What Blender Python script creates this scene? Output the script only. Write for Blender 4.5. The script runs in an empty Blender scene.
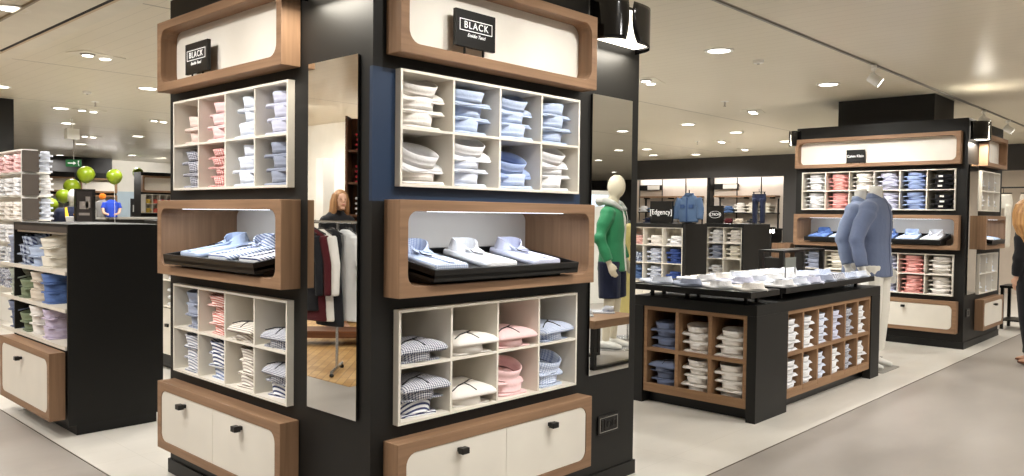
import bpy, bmesh, math, random
from mathutils import Vector, Matrix
random.seed(7)
SC = bpy.context.scene
COL = SC.collection
PI = math.pi

# ------------------------------------------------------------------ materials
def lin(c):
    return tuple(((v/255)/12.92 if v/255 <= .04045 else ((v/255+.055)/1.055)**2.4) for v in c) + (1.0,)
MATS = {}
def base(name, col, rough=.6, spec=.4, metal=0.0):
    m = bpy.data.materials.new(name); m.use_nodes = True
    nt = m.node_tree; b = nt.nodes['Principled BSDF']
    b.inputs['Base Color'].default_value = lin(col)
    b.inputs['Roughness'].default_value = rough
    b.inputs['Specular IOR Level'].default_value = spec
    b.inputs['Metallic'].default_value = metal
    MATS[name] = m
    return m, nt, b
def node(nt, t, **kw):
    n = nt.nodes.new(t)
    for k, v in kw.items():
        setattr(n, k, v)
    return n
def coords(nt, scale=(1,1,1), rot=(0,0,0)):
    tc = node(nt, 'ShaderNodeTexCoord'); mp = node(nt, 'ShaderNodeMapping')
    mp.inputs['Scale'].default_value = scale; mp.inputs['Rotation'].default_value = rot
    nt.links.new(tc.outputs['Object'], mp.inputs['Vector'])
    return mp.outputs['Vector']
def bump(nt, b, vec, scale, strength, dist=.01, detail=3):
    n = node(nt, 'ShaderNodeTexNoise'); n.inputs['Scale'].default_value = scale; n.inputs['Detail'].default_value = detail
    nt.links.new(vec, n.inputs['Vector'])
    bp = node(nt, 'ShaderNodeBump'); bp.inputs['Strength'].default_value = strength; bp.inputs['Distance'].default_value = dist
    nt.links.new(n.outputs['Fac'], bp.inputs['Height']); nt.links.new(bp.outputs['Normal'], b.inputs['Normal'])
    return n
def mixcol(nt, fac, c1, c2):
    mx = node(nt, 'ShaderNodeMix', data_type='RGBA')
    nt.links.new(fac, mx.inputs[0])
    for i, c in ((6, c1), (7, c2)):
        if isinstance(c, tuple): mx.inputs[i].default_value = c
        else: nt.links.new(c, mx.inputs[i])
    return mx.outputs[2]
def math_(nt, op, a, b=None):
    n = node(nt, 'ShaderNodeMath', operation=op)
    for i, v in enumerate((a, b)):
        if v is None: continue
        if isinstance(v, (int, float)): n.inputs[i].default_value = v
        else: nt.links.new(v, n.inputs[i])
    return n.outputs[0]
def plain(name, col, rough=.6, spec=.4, metal=0, bmp=0, bscale=60):
    m, nt, b = base(name, col, rough, spec, metal)
    n = node(nt, 'ShaderNodeTexNoise'); n.inputs['Scale'].default_value = 4; v = coords(nt)
    nt.links.new(v, n.inputs['Vector'])
    c = lin(col); d = tuple(x*.9 for x in c[:3]) + (1,)
    nt.links.new(mixcol(nt, n.outputs['Fac'], d, tuple(min(1, x*1.06) for x in c[:3]) + (1,)), b.inputs['Base Color'])
    if bmp: bump(nt, b, v, bscale, bmp)
    return m
def wood(name, c1, c2, axis=0, rough=.5):
    m, nt, b = base(name, c1, rough, .3)
    def grain(ax):
        sc = [34, 34, 34]; sc[ax] = 1.6
        v = coords(nt, tuple(sc))
        n = node(nt, 'ShaderNodeTexNoise'); n.inputs['Scale'].default_value = 1; n.inputs['Detail'].default_value = 5; n.inputs['Distortion'].default_value = .3
        nt.links.new(v, n.inputs['Vector']); return n.outputs['Fac']
    tc = node(nt, 'ShaderNodeTexCoord'); sx = node(nt, 'ShaderNodeSeparateXYZ'); nt.links.new(tc.outputs['Normal'], sx.inputs[0])
    if axis == 0: f = math_(nt, 'GREATER_THAN', math_(nt, 'ABSOLUTE', sx.outputs['X']), .7); g1, g2 = grain(0), grain(2)
    else: f = math_(nt, 'GREATER_THAN', math_(nt, 'ABSOLUTE', sx.outputs['Z']), .7); g1, g2 = grain(2), grain(0)
    mx = node(nt, 'ShaderNodeMix', data_type='FLOAT'); nt.links.new(f, mx.inputs[0]); nt.links.new(g1, mx.inputs[2]); nt.links.new(g2, mx.inputs[3])
    r = node(nt, 'ShaderNodeValToRGB'); r.color_ramp.elements[0].position = .33; r.color_ramp.elements[1].position = .68
    r.color_ramp.elements[0].color = lin(c2); r.color_ramp.elements[1].color = lin(c1)
    nt.links.new(mx.outputs[0], r.inputs['Fac']); nt.links.new(r.outputs['Color'], b.inputs['Base Color'])
    return m
def fabric(name, col, rough=.85):
    m, nt, b = base(name, col, rough, .2)
    b.inputs['Sheen Weight'].default_value = .15
    bump(nt, b, coords(nt), 35, .35, .01, 4)
    return m
def stripes(name, c1, c2, freq, duty=.5, kind='stripe'):
    m, nt, b = base(name, c1, .85, .2)
    v = coords(nt); sx = node(nt, 'ShaderNodeSeparateXYZ'); nt.links.new(v, sx.inputs[0])
    t1 = math_(nt, 'ADD', sx.outputs['Y'], math_(nt, 'MULTIPLY', sx.outputs['Z'], 1.0))
    f1 = math_(nt, 'LESS_THAN', math_(nt, 'FRACT', math_(nt, 'MULTIPLY', t1, freq)), duty)
    if kind == 'stripe':
        f = f1
    else:
        f2 = math_(nt, 'LESS_THAN', math_(nt, 'FRACT', math_(nt, 'MULTIPLY', sx.outputs['X'], freq)), duty)
        f = math_(nt, 'MULTIPLY', math_(nt, 'ADD', f1, f2), .5)
    nt.links.new(mixcol(nt, f, lin(c1), lin(c2)), b.inputs['Base Color'])
    return m
def emis(name, col, strength):
    m, nt, b = base(name, col, .5)
    b.inputs['Emission Color'].default_value = lin(col); b.inputs['Emission Strength'].default_value = strength
    return m

OAK = wood('oak_veneer', (152,120,93), (131,102,78), 0)
OAKV = wood('oak_veneer_upright', (168,131,102), (142,108,82), 2)
OAKD = wood('oak_table_lining', (158,124,92), (136,104,76), 0)
CREAM = plain('cream_lacquer', (231,225,213), .45)
PANEL = plain('cream_back_panel', (230,224,213), .5)
NICHEB = plain('pale_grey_back_panel', (206,200,193), .55)
BLACK = plain('black_matte_laminate', (27,26,24), .5, .3)
BLACK2 = plain('black_satin_lacquer', (22,21,20), .35, .35)
BLUESHEEN = plain('black_panel_blue_sheen', (36,53,78), .4, .4)  # black panel coloured blue to stand for a reflected sheen
DGREY = plain('dark_brown_grey_panel', (74,66,60), .55)
DARKW = plain('charcoal_wall_paint', (62,60,59), .6)
WHITE = plain('white_lacquer', (238,236,230), .5)
WPLAST = plain('white_plastic', (240,238,232), .4)
MANNW = plain('mannequin_ivory', (235,224,200), .35, .5)
MANNG = plain('mannequin_white', (232,230,224), .35, .5)
CHROME = plain('brushed_steel', (200,200,200), .25, .5, 1)
GREY = plain('grey_plastic', (150,147,140), .5)
GLOSSB = plain('glossy_black_shade', (14,13,13), .12, .6)
CORD = plain('black_cord', (25,25,30), .7)
SKIN = plain('skin', (222,176,150), .5, .4)
HAIR = wood('blonde_hair', (206,160,104), (150,104,62), 2, .5)
HAIR2 = wood('light_brown_hair', (184,140,98), (130,92,60), 2, .5)
MIRROR = base('mirror_glass', (236,238,236), .01, .5, 1)[0]
TEXTW = emis('white_lettering', (240,240,238), .35)
LAMP = emis('lamp_lens', (255,250,238), 9)
SCON = emis('sconce_diffuser', (255,246,228), 4)
LED = emis('led_strip', (235,243,255), 4)
EXITG = emis('exit_sign_green', (30,96,50), .3)
BALLOON = plain('lime_green_rubber', (120,138,24), .3, .4)
WINDOWG = emis('lit_screen', (200,215,230), 1.5)

def floor_mat(name, c1, c2, tile, line):
    m, nt, b = base(name, c1, .32, .35)
    v = coords(nt)
    n = node(nt, 'ShaderNodeTexNoise'); n.inputs['Scale'].default_value = 1.3; n.inputs['Detail'].default_value = 6; n.inputs['Roughness'].default_value = .6
    mp = node(nt, 'ShaderNodeMapping'); mp.inputs['Scale'].default_value = (1, 2.2, 1); nt.links.new(v, mp.inputs['Vector'])
    nt.links.new(mp.outputs['Vector'], n.inputs['Vector'])
    r = node(nt, 'ShaderNodeValToRGB'); r.color_ramp.elements[0].position = .3; r.color_ramp.elements[1].position = .7
    r.color_ramp.elements[0].color = lin(c2); r.color_ramp.elements[1].color = lin(c1)
    nt.links.new(n.outputs['Fac'], r.inputs['Fac'])
    sx = node(nt, 'ShaderNodeSeparateXYZ'); nt.links.new(v, sx.inputs[0])
    g = []
    for ax in 'XY':
        fr = math_(nt, 'FRACT', math_(nt, 'DIVIDE', sx.outputs[ax], tile))
        g.append(math_(nt, 'LESS_THAN', fr, .004/tile))
    f = math_(nt, 'MULTIPLY', math_(nt, 'MAXIMUM', g[0], g[1]), .5)
    nt.links.new(mixcol(nt, f, r.outputs['Color'], lin(line)), b.inputs['Base Color'])
    rr = math_(nt, 'ADD', math_(nt, 'MULTIPLY', n.outputs['Fac'], .2), .22)
    nt.links.new(rr, b.inputs['Roughness'])
    return m
FLOORL = floor_mat('pale_floor_tile', (222,217,208), (208,203,194), 1.2, (190,184,172))
FLOORG = floor_mat('grey_beige_floor_tile', (168,161,154), (152,145,138), 1.2, (160,150,138))
def ceil_mat():
    m, nt, b = base('ceiling_metal_plank', (220,211,190), .3, .45)
    v = coords(nt); sx = node(nt, 'ShaderNodeSeparateXYZ'); nt.links.new(v, sx.inputs[0])
    fx = math_(nt, 'FRACT', math_(nt, 'DIVIDE', sx.outputs['X'], .15))
    ln = math_(nt, 'LESS_THAN', fx, .05)
    sy = math_(nt, 'LESS_THAN', math_(nt, 'FRACT', math_(nt, 'DIVIDE', math_(nt, 'SUBTRACT', sx.outputs['Y'], .22), 3.4)), .007)
    f = math_(nt, 'MAXIMUM', math_(nt, 'MULTIPLY', ln, .2), math_(nt, 'MULTIPLY', sy, .75))
    n = node(nt, 'ShaderNodeTexNoise'); n.inputs['Scale'].default_value = 1.1; nt.links.new(v, n.inputs['Vector'])
    c = mixcol(nt, n.outputs['Fac'], lin((214,205,184)), lin((224,216,197)))
    nt.links.new(mixcol(nt, f, c, lin((110,98,80))), b.inputs['Base Color'])
    h = math_(nt, 'PINGPONG', fx, .5)
    bp = node(nt, 'ShaderNodeBump'); bp.inputs['Strength'].default_value = .25; bp.inputs['Distance'].default_value = .004
    nt.links.new(h, bp.inputs['Height']); nt.links.new(bp.outputs['Normal'], b.inputs['Normal'])
    b.inputs['Roughness'].default_value = .34
    b.inputs['Anisotropic'].default_value = .4
    return m
CEIL = ceil_mat()
def herring():
    m, nt, b = base('oak_parquet', (190,150,96), .4, .35)
    v = coords(nt, (1,1,1), (0,0,PI/4))
    br = node(nt, 'ShaderNodeTexBrick'); br.inputs['Scale'].default_value = 3.2
    br.inputs['Color1'].default_value = lin((196,158,104)); br.inputs['Color2'].default_value = lin((170,130,80)); br.inputs['Mortar'].default_value = lin((120,90,56))
    br.inputs['Mortar Size'].default_value = .01
    nt.links.new(v, br.inputs['Vector']); nt.links.new(br.outputs['Color'], b.inputs['Base Color'])
    return m
PARQ = herring()

# ------------------------------------------------------------------ mesh builder
class MB:
    def __init__(s): s.v = []; s.f = []
    def add(s, vs, fs):
        o = len(s.v); s.v += [Vector(p) for p in vs]; s.f += [tuple(i+o for i in f) for f in fs]; return s
    def box(s, x0, x1, y0, y1, z0, z1):
        return s.add([(x0,y0,z0),(x1,y0,z0),(x1,y1,z0),(x0,y1,z0),(x0,y0,z1),(x1,y0,z1),(x1,y1,z1),(x0,y1,z1)],
                     [(3,2,1,0),(4,5,6,7),(0,1,5,4),(1,2,6,5),(2,3,7,6),(3,0,4,7)])
    def loft(s, rings, caps=(True, True)):
        n = len(rings[0]); o = len(s.v)
        for r in rings: s.v += [Vector(p) for p in r]
        for k in range(len(rings)-1):
            for i in range(n):
                j = (i+1) % n
                s.f.append((o+k*n+i, o+k*n+j, o+(k+1)*n+j, o+(k+1)*n+i))
        if caps[0]: s.f.append(tuple(o+i for i in reversed(range(n))))
        if caps[1]: s.f.append(tuple(o+(len(rings)-1)*n+i for i in range(n)))
        return s
    def prism(s, poly, a, b, plane='xz'):
        if plane == 'xz': f = lambda p, t: (p[0], t, p[1])
        elif plane == 'xy': f = lambda p, t: (p[0], p[1], t)
        else: f = lambda p, t: (t, p[0], p[1])
        return s.loft([[f(p, a) for p in poly], [f(p, b) for p in poly]])
    def tube(s, pts, rad, n=8, flat=1.0):
        pts = [Vector(p) for p in pts]
        if not isinstance(rad, (list, tuple)): rad = [rad]*len(pts)
        rings = []; ref = None
        for i, p in enumerate(pts):
            d = (pts[min(i+1, len(pts)-1)] - pts[max(i-1, 0)]).normalized()
            if ref is None:
                ref = Vector((0,0,1)) if abs(d.z) < .9 else Vector((1,0,0))
            x = d.cross(ref).normalized(); y = d.cross(x).normalized(); ref = -y if False else ref
            rings.append([p + x*math.cos(2*PI*k/n)*rad[i] + y*math.sin(2*PI*k/n)*rad[i]*flat for k in range(n)])
        return s.loft(rings)
    def ball(s, c, rx, ry, rz, n=14, m=9):
        rings = []
        for k in range(1, m):
            t = -PI/2 + PI*k/m
            rings.append([(c[0]+rx*math.cos(t)*math.cos(2*PI*i/n), c[1]+ry*math.cos(t)*math.sin(2*PI*i/n), c[2]+rz*math.sin(t)) for i in range(n)])
        return s.loft(rings)
    def rings_z(s, data, n=20, caps=(True, True)):
        """data: (z, rx, ry[, cx, cy])"""
        R = []
        for d in data:
            z, rx, ry = d[:3]; cx = d[3] if len(d) > 3 else 0; cy = d[4] if len(d) > 4 else 0
            R.append([(cx+rx*math.cos(2*PI*i/n), cy+ry*math.sin(2*PI*i/n), z) for i in range(n)])
        return s.loft(R, caps)
    def tf(s, M, start=0):
        for i in range(start, len(s.v)): s.v[i] = M @ s.v[i]
        return s
    def mesh(s, name, smooth=False):
        me = bpy.data.meshes.new(name); me.from_pydata([tuple(v) for v in s.v], [], s.f)
        bm = bmesh.new(); bm.from_mesh(me); bmesh.ops.recalc_face_normals(bm, faces=bm.faces); bm.to_mesh(me); bm.free()
        if smooth:
            for p in me.polygons: p.use_smooth = True
        me.update(); return me
    def build(s, name, mat, parent=None, smooth=False, bevel=0, loc=None, rz=0):
        return put(s.mesh(name, smooth), name, mat, parent, bevel, loc, rz)
def put(me, name, mat, parent=None, bevel=0, loc=None, rz=0):
    o = bpy.data.objects.new(name, me); COL.objects.link(o)
    if mat is not None and not me.materials: me.materials.append(mat)
    if parent is not None: o.parent = parent
    if loc is not None: o.location = loc
    o.rotation_euler = (0, 0, rz)
    if bevel:
        b = o.modifiers.new('bevel', 'BEVEL'); b.width = bevel; b.segments = 2; b.limit_method = 'ANGLE'; b.angle_limit = .6
    return o
LABELS = {}
def tag(o, label, cat, group=None):
    o['label'] = label; o['category'] = cat
    if group: o['group'] = group
    n = len(label.split())
    if not 4 <= n <= 16: print('LABEL LENGTH', n, label)
    if label in LABELS: print('DUP LABEL', label)
    LABELS[label] = 1
    return o
def thing(name, label, cat, loc=(0,0,0), rz=0, group=None):
    o = bpy.data.objects.new(name, None); COL.objects.link(o); o.empty_display_size = .1
    o.location = loc; o.rotation_euler = (0, 0, rz)
    return tag(o, label, cat, group)
def struct(name, mb, mat, **kw):
    o = mb.build(name, mat, **kw); o['kind'] = 'structure'; return o
def lab(o, t): o['label'] = t; return o
def text(name, body, size, loc, parent, mat, rot=(PI/2,0,0), shear=0, sx=1.0, depth=.001, spc=1.0):
    cu = bpy.data.curves.new(name, 'FONT'); cu.body = body; cu.size = size; cu.align_x = 'CENTER'; cu.align_y = 'CENTER'
    cu.extrude = depth; cu.shear = shear; cu.space_character = spc
    o = bpy.data.objects.new('tmp', cu); COL.objects.link(o)
    dg = bpy.context.evaluated_depsgraph_get(); dg.update()
    me = bpy.data.meshes.new_from_object(o.evaluated_get(dg)); me.name = name
    bpy.data.objects.remove(o); bpy.data.curves.remove(cu)
    me.materials.clear()
    o = put(me, name, mat, parent, loc=loc); o.rotation_euler = rot; o.scale = (sx, 1, 1)
    return o

def rr(x0, x1, z0, z1, r, n=6):
    """rounded rectangle, counter-clockwise"""
    P = []
    for cx, cz, a in ((x1-r, z0+r, -90), (x1-r, z1-r, 0), (x0+r, z1-r, 90), (x0+r, z0+r, 180)):
        for i in range(n+1):
            t = math.radians(a + 90*i/n); P.append((cx+r*math.cos(t), cz+r*math.sin(t)))
    return P
def rr_outer(x0, x1, z0, z1, X0, X1, Z0, Z1, r, n=6):
    """points on the outer rectangle that match rr() one to one"""
    P = []
    cs = [((x1-r, Z0), (X1, Z0), (X1, z0+r)), ((X1, z1-r), (X1, Z1), (x1-r, Z1)), ((x0+r, Z1), (X0, Z1), (X0, z1-r)), ((X0, z0+r), (X0, Z0), (x0+r, Z0))]
    for a, c, b in cs:
        for i in range(n+1):
            t = i/n
            if t <= .5: u = t*2; P.append((a[0]+(c[0]-a[0])*u, a[1]+(c[1]-a[1])*u))
            else: u = t*2-1; P.append((c[0]+(b[0]-c[0])*u, c[1]+(b[1]-c[1])*u))
    return P
def ringframe(X0, X1, Z0, Z1, mg, r, yf, yb, n=6):
    """frame with a rounded hole through it, front at yf, back at yb"""
    I = rr(X0+mg, X1-mg, Z0+mg, Z1-mg, r, n); O = rr_outer(X0+mg, X1-mg, Z0+mg, Z1-mg, X0, X1, Z0, Z1, r, n)
    mb = MB(); k = len(I)
    mb.v = [Vector((p[0], yf, p[1])) for p in O] + [Vector((p[0], yf, p[1])) for p in I] + [Vector((p[0], yb, p[1])) for p in I] + [Vector((p[0], yb, p[1])) for p in O]
    for ring in range(4):
        a = ring*k; b = ((ring+1) % 4)*k
        for i in range(k):
            j = (i+1) % k; mb.f.append((a+i, a+j, b+j, b+i))
    return mb
RZ = {'R': 0.0, 'L': -PI/2}
class Face:
    """a vertical face: local x runs left to right, local -y comes out of it"""
    def __init__(s, origin, kind): s.o = Vector(origin); s.rz = RZ[kind]; s.M = Matrix.Translation(s.o) @ Matrix.Rotation(s.rz, 4, 'Z')
    def w(s, x, y, z): return s.M @ Vector((x, y, z))

# ------------------------------------------------------------------ shirts
SM = {}
def cyc(f, me_key, build):
    if me_key not in SM: SM[me_key] = build()
    return SM[me_key]
def slab(w, d, h, y0=0, sag=0, r=.03, layers=((0,.96),(.25,1),(.5,.972),(.75,1),(1,.95)), seed=1, puff=0):
    rnd = random.Random(seed); mb = MB(); R = []
    ph = rnd.uniform(0, 6)
    for t, sc in layers:
        ring = []
        for (x, y) in rr(-w/2*sc, w/2*sc, -d/2*sc, d/2*sc, r, 4):
            z = h*t - sag*((abs(x)/(w/2))**2)*.5 - sag*max(0, -y/(d/2))**2 + .003*math.sin(x*40+ph)*t
            ring.append((x, y+y0, z))
        R.append(ring)
    if puff:
        for t, sc in ((1.35, .8), (1.6, .5), (1.7, .2)):
            R.append([(x, y+y0, h+(t-1)*puff - sag*((abs(x)/(w/2))**2)*.5) for x, y in rr(-w/2*sc, w/2*sc, -d/2*sc, d/2*sc, r*sc, 4)])
    return mb.loft(R)
def collar_ring(rx, ry, h, z0=0, y0=0, flare=.008, th=.005, n=28, front_drop=0):
    """an upright folded shirt collar: a thin double band, open on top"""
    mb = MB(); prof = [(rx+flare, 0), (rx+flare*.4, .55), (rx, 1.0), (rx-th, 1.0), (rx-th-.002, .5), (rx-th, .02)]
    R = []
    for rad, t in prof:
        ring = []
        for i in range(n):
            a = 2*PI*i/n
            f = max(0, math.sin(a))**2
            ring.append((rad*math.cos(a), y0 + (rad-rx+ry)*math.sin(a), z0 + h*t*(1-front_drop*f) + .002*math.sin(3*a)*t))
        R.append(ring)
    o = len(mb.v); mb.loft(R, (False, False))
    k = len(R)
    for i in range(n):
        j = (i+1) % n; mb.f.append((o+(k-1)*n+i, o+(k-1)*n+j, o+j, o+i))
    return mb
def two_sheets():
    a = slab(.225, .225, .011, .07, .004, seed=3, layers=((0,.98),(.5,1),(1,.97)))
    b = slab(.215, .225, .011, .072, .010, seed=6, layers=((0,.98),(.5,1),(1,.97))).tf(Matrix.Translation((.004,.0,.0125)) @ Matrix.Rotation(.10, 4, 'Z') @ Matrix.Rotation(-.02, 4, 'Y'))
    a.add(b.v, b.f); return a
def pillow():
    mb = MB(); R = []
    for t, h in ((1, 0), (1.03, .008), (1.0, .018), (.9, .030), (.7, .041), (.4, .047), (.12, .049)):
        R.append([(x*t, y*t+.05, h - .10*(abs(x)*t)**1.6*(1 if t > .6 else .8) - .004*math.sin(x*30)) for x, y in rr(-.125, .125, -.125, .13, .022, 4)])
    return mb.loft(R)
VAR = {
 'stack': (lambda: two_sheets(), lambda: collar_ring(.084, .076, .058, .016, .03, -.009)),
 'flip':  (lambda: pillow().tf(Matrix.Translation((.012,0,.046))), lambda: collar_ring(.084, .078, .046, .004, .015, .004)),
 'roll':  (lambda: slab(.185, .20, .012, .05, .003, seed=9), lambda: collar_ring(.092, .082, .064, .010, .03, -.006)),
 'wide':  (lambda: slab(.225, .30, .020, .10, .004, seed=8), lambda: collar_ring(.072, .06, .05, .016, .02, .006, front_drop=.5)),
}
def shirt_meshes(kind, mat):
    k = (kind, mat.name)
    if k not in SM:
        b, c = VAR[kind]
        bm_ = b().mesh('shirt_body', True); bm_.materials.append(mat)
        cm_ = c().mesh('shirt_collar', True); cm_.materials.append(mat)
        extra = None
        if kind == 'flip':
            e = MB()
            e.tube([(-.10,-.045,.080),(-.05,-.02,.093),(0,.0,.096),(.05,.03,.096),(.11,.08,.083)], .0028, 6)
            e.tube([(.02,-.066,.074),(.01,-.03,.090),(0,.0,.097)], .0022, 6)
            extra = e.mesh('cord', True); extra.materials.append(CORD)
            l = slab(.23, .22, .006, .05, 0, seed=2).mesh('lower_layer', True); l.materials.append(mat)
            SM[k] = (bm_, cm_, extra, l)
        else:
            SM[k] = (bm_, cm_, None, None)
    return SM[k]
def place(M, root):
    root.matrix_basis = M
def shirt(kind, mat, M, label, group, zs=1.0, s=1.0):
    b, c, e, l = shirt_meshes(kind, mat)
    o = bpy.data.objects.new('folded_shirt', None); COL.objects.link(o); o.empty_display_size = .05
    o.matrix_basis = M @ Matrix.Diagonal((s, s, zs, 1))
    tag(o, label, 'shirt', group)
    put(b, 'body', mat, o); put(c, 'collar', mat, o)
    if e: put(e, 'cord', CORD, o); put(l, 'lower_layer', mat, o)
    return o
def far_shirt(mat, M, label, group, zs=1.0, s=1.0, nm='folded_shirt'):
    k = ('far', mat.name)
    if k not in SM:
        mb = slab(.235, .24, .03, .07, .004, seed=4); c = collar_ring(.075, .065, .05, .022, .02, n=16); mb.add(c.v, c.f)
        SM[k] = mb.mesh('folded_shirt', True); SM[k].materials.append(mat)
    o = put(SM[k], nm, mat); o.matrix_basis = M @ Matrix.Diagonal((s, s, zs, 1))
    return tag(o, label, {'folded_shirt':'shirt','folded_jeans':'jeans','folded_sweater':'sweater','folded_polo':'polo shirt'}[nm], group)  # every distant pile is one collared shirt mesh, whatever its name
ORD = ['first', 'second', 'third', 'fourth', 'fifth', 'sixth', 'seventh', 'eighth']
def posname(i, n):
    """i from the bottom"""
    if n == 1: return 'single one'
    if i == n-1: return 'top one'
    if i == 0: return 'bottom one'
    if n == 3: return 'middle one'
    return ORD[n-1-i] + ' down'
F = {}
def fab(key, *a, **k):
    F[key] = fabric('cotton_'+key.replace(' ', '_'), *a); return F[key]
for k, c in {'white':(232,232,234), 'off-white':(236,231,225), 'light blue':(186,200,226), 'pale blue':(214,220,234), 'mid blue':(154,172,212),
             'pink':(236,200,200), 'pale pink':(226,205,196), 'salmon':(228,166,160), 'lavender':(204,206,226), 'grey-blue':(146,153,172), 'slate blue':(106,116,142),
             'black':(30,30,34), 'navy':(30,36,60), 'blue':(88,116,172), 'deep blue':(50,72,132), 'cream':(228,222,208), 'olive green':(120,132,104), 'sage green':(164,172,160),
             'lilac':(196,184,206), 'beige':(212,200,184), 'denim blue':(84,110,152), 'red':(190,40,50), 'burgundy':(80,24,30), 'grey':(150,148,146)}.items(): fab(k, c)
def st(key, *a, **k): F[key] = stripes('cotton_'+key.replace(' ', '_'), *a, **k); return F[key]
st('navy gingham', (235,236,240), (58,66,100), 90, .5, 'check')
st('grey check', (205,205,215), (80,82,98), 80, .5, 'check')
st('red gingham', (238,214,208), (176,70,70), 75, .5, 'check')
st('blue check', (222,228,240), (140,158,196), 90, .45, 'check')
st('beige striped', (234,228,218), (158,146,138), 60, .4)
st('navy striped', (236,236,238), (58,66,104), 48, .45)
st('red striped', (240,214,206), (200,116,106), 55, .45)
st('blue striped', (226,230,238), (122,134,168), 48, .45)
st('grey striped', (226,226,230), (140,144,160), 60, .45)
st('navy plaid', (190,200,216), (50,58,92), 30, .5, 'check')
st('white patterned', (232,232,232), (150,156,170), 40, .35, 'check')

def stack(face, x, y, z, items, avail, where, cell, group, s=1.0, pitch=.075, far=False, rnd=random.Random(11), ry=0, nm='folded_shirt'):
    """items from the bottom up: (kind, fabric, tilt)"""
    tot = 0
    hs = []
    for it in items:
        h = {'roll': .072, 'stack': .075, 'flip': .085, 'wide': .07}[it[0]]
        hs.append(h)
    sc = min(pitch/.075, avail/(sum(hs)+.012))
    n = len(items)
    for i, it in enumerate(items):
        kind, fb, tilt = (tuple(it) + (0,))[:3]
        s_ = s*{'flip': .9, 'roll': .9}.get(kind, 1)
        M = face.M @ Matrix.Translation((x + rnd.uniform(-.012, .012), y + rnd.uniform(-.012, .012), z)) @ Matrix.Rotation(ry + rnd.uniform(-.12, .12), 4, 'Z') @ Matrix.Rotation(math.radians(tilt + rnd.uniform(-2, 2)), 4, 'X')
        lb = f"{fb} {nm.split('_')[-1]}, {posname(i, n)} of stack, {cell}, {where}"
        if far: far_shirt(F[fb], M, lb, group, sc, s, nm)
        else:
            o = shirt(kind, F[fb], M, lb, group, sc, s_)
            if fb == 'black':
                if 'blk' not in SM: SM['blk'] = MB().box(-.02,.02,-.064,-.054,.035,.062).mesh('size_label')
                lab(put(SM['blk'], 'size_label', WPLAST, o), 'small white square label')
        z += hs[i]*sc*(1.0 if kind != 'flip' else 1.02)
S = lambda f, n, top=0: [('stack', f, 0)]*(n-1) + [('stack', f, top)]
FL = lambda f, n=1: [('flip', f, 0)]*n

# ------------------------------------------------------------------ display units
Z = dict(zt=2.612, ztb=2.2235, z1t=2.1705, z1b=1.667, zmt=1.609, zmb=1.191, z2t=1.133, z2b=.631, zct=.5726, zcb=.188, zmit=2.2255, zmib=.655)
D = .105; CP = .037
def sign_box(face, s0, s1, who):
    t = thing('sign_box', f'oak sign box with cream back high on {who}', 'sign box', face.w(0,0,0), face.rz)
    ringframe(s0, s1, Z['ztb'], Z['zt'], .046, .06, -D, -.004).build('frame', OAK, t, bevel=.003)
    MB().box(s0+.02, s1-.02, -.012, -.002, Z['ztb']+.02, Z['zt']-.02).build('back_panel', PANEL, t)
def cubby(face, x0, x1, z0, z1, nc, nr, depth, proud, name, label, cat, mat, backmat=None, th=.012):
    t = thing(name, label, cat, face.w(0,0,0), face.rz)
    fr = MB()
    fr.box(x0, x1, -proud, depth, z1-th, z1); fr.box(x0, x1, -proud, depth, z0, z0+th)
    fr.box(x0, x0+th, -proud, depth, z0+th, z1-th); fr.box(x1-th, x1, -proud, depth, z0+th, z1-th)
    fr.build('frame', mat, t)
    MB().box(x0+th, x1-th, depth-.01, depth, z0+th, z1-th).build('back_panel', backmat or mat, t)
    cw = (x1-x0-th)/nc; ch = (z1-z0-th)/nr
    for i in range(1, nc): MB().box(x0+i*cw, x0+i*cw+th, -proud+.002, depth-.01, z0+th, z1-th).build('divider', mat, t)
    for j in range(1, nr):
        sh = MB()
        for i in range(nc): sh.box(x0+i*cw+th, x0+(i+1)*cw, -proud+.002, depth-.01, z0+j*ch, z0+j*ch+th)
        sh.build('shelf', mat, t)
    cells = {}
    for r in range(nr):
        for c in range(nc): cells[(nr-1-r, c)] = (x0+th/2+(c+.5)*cw, z0+th+r*ch, ch-th)
    return t, cells
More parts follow.
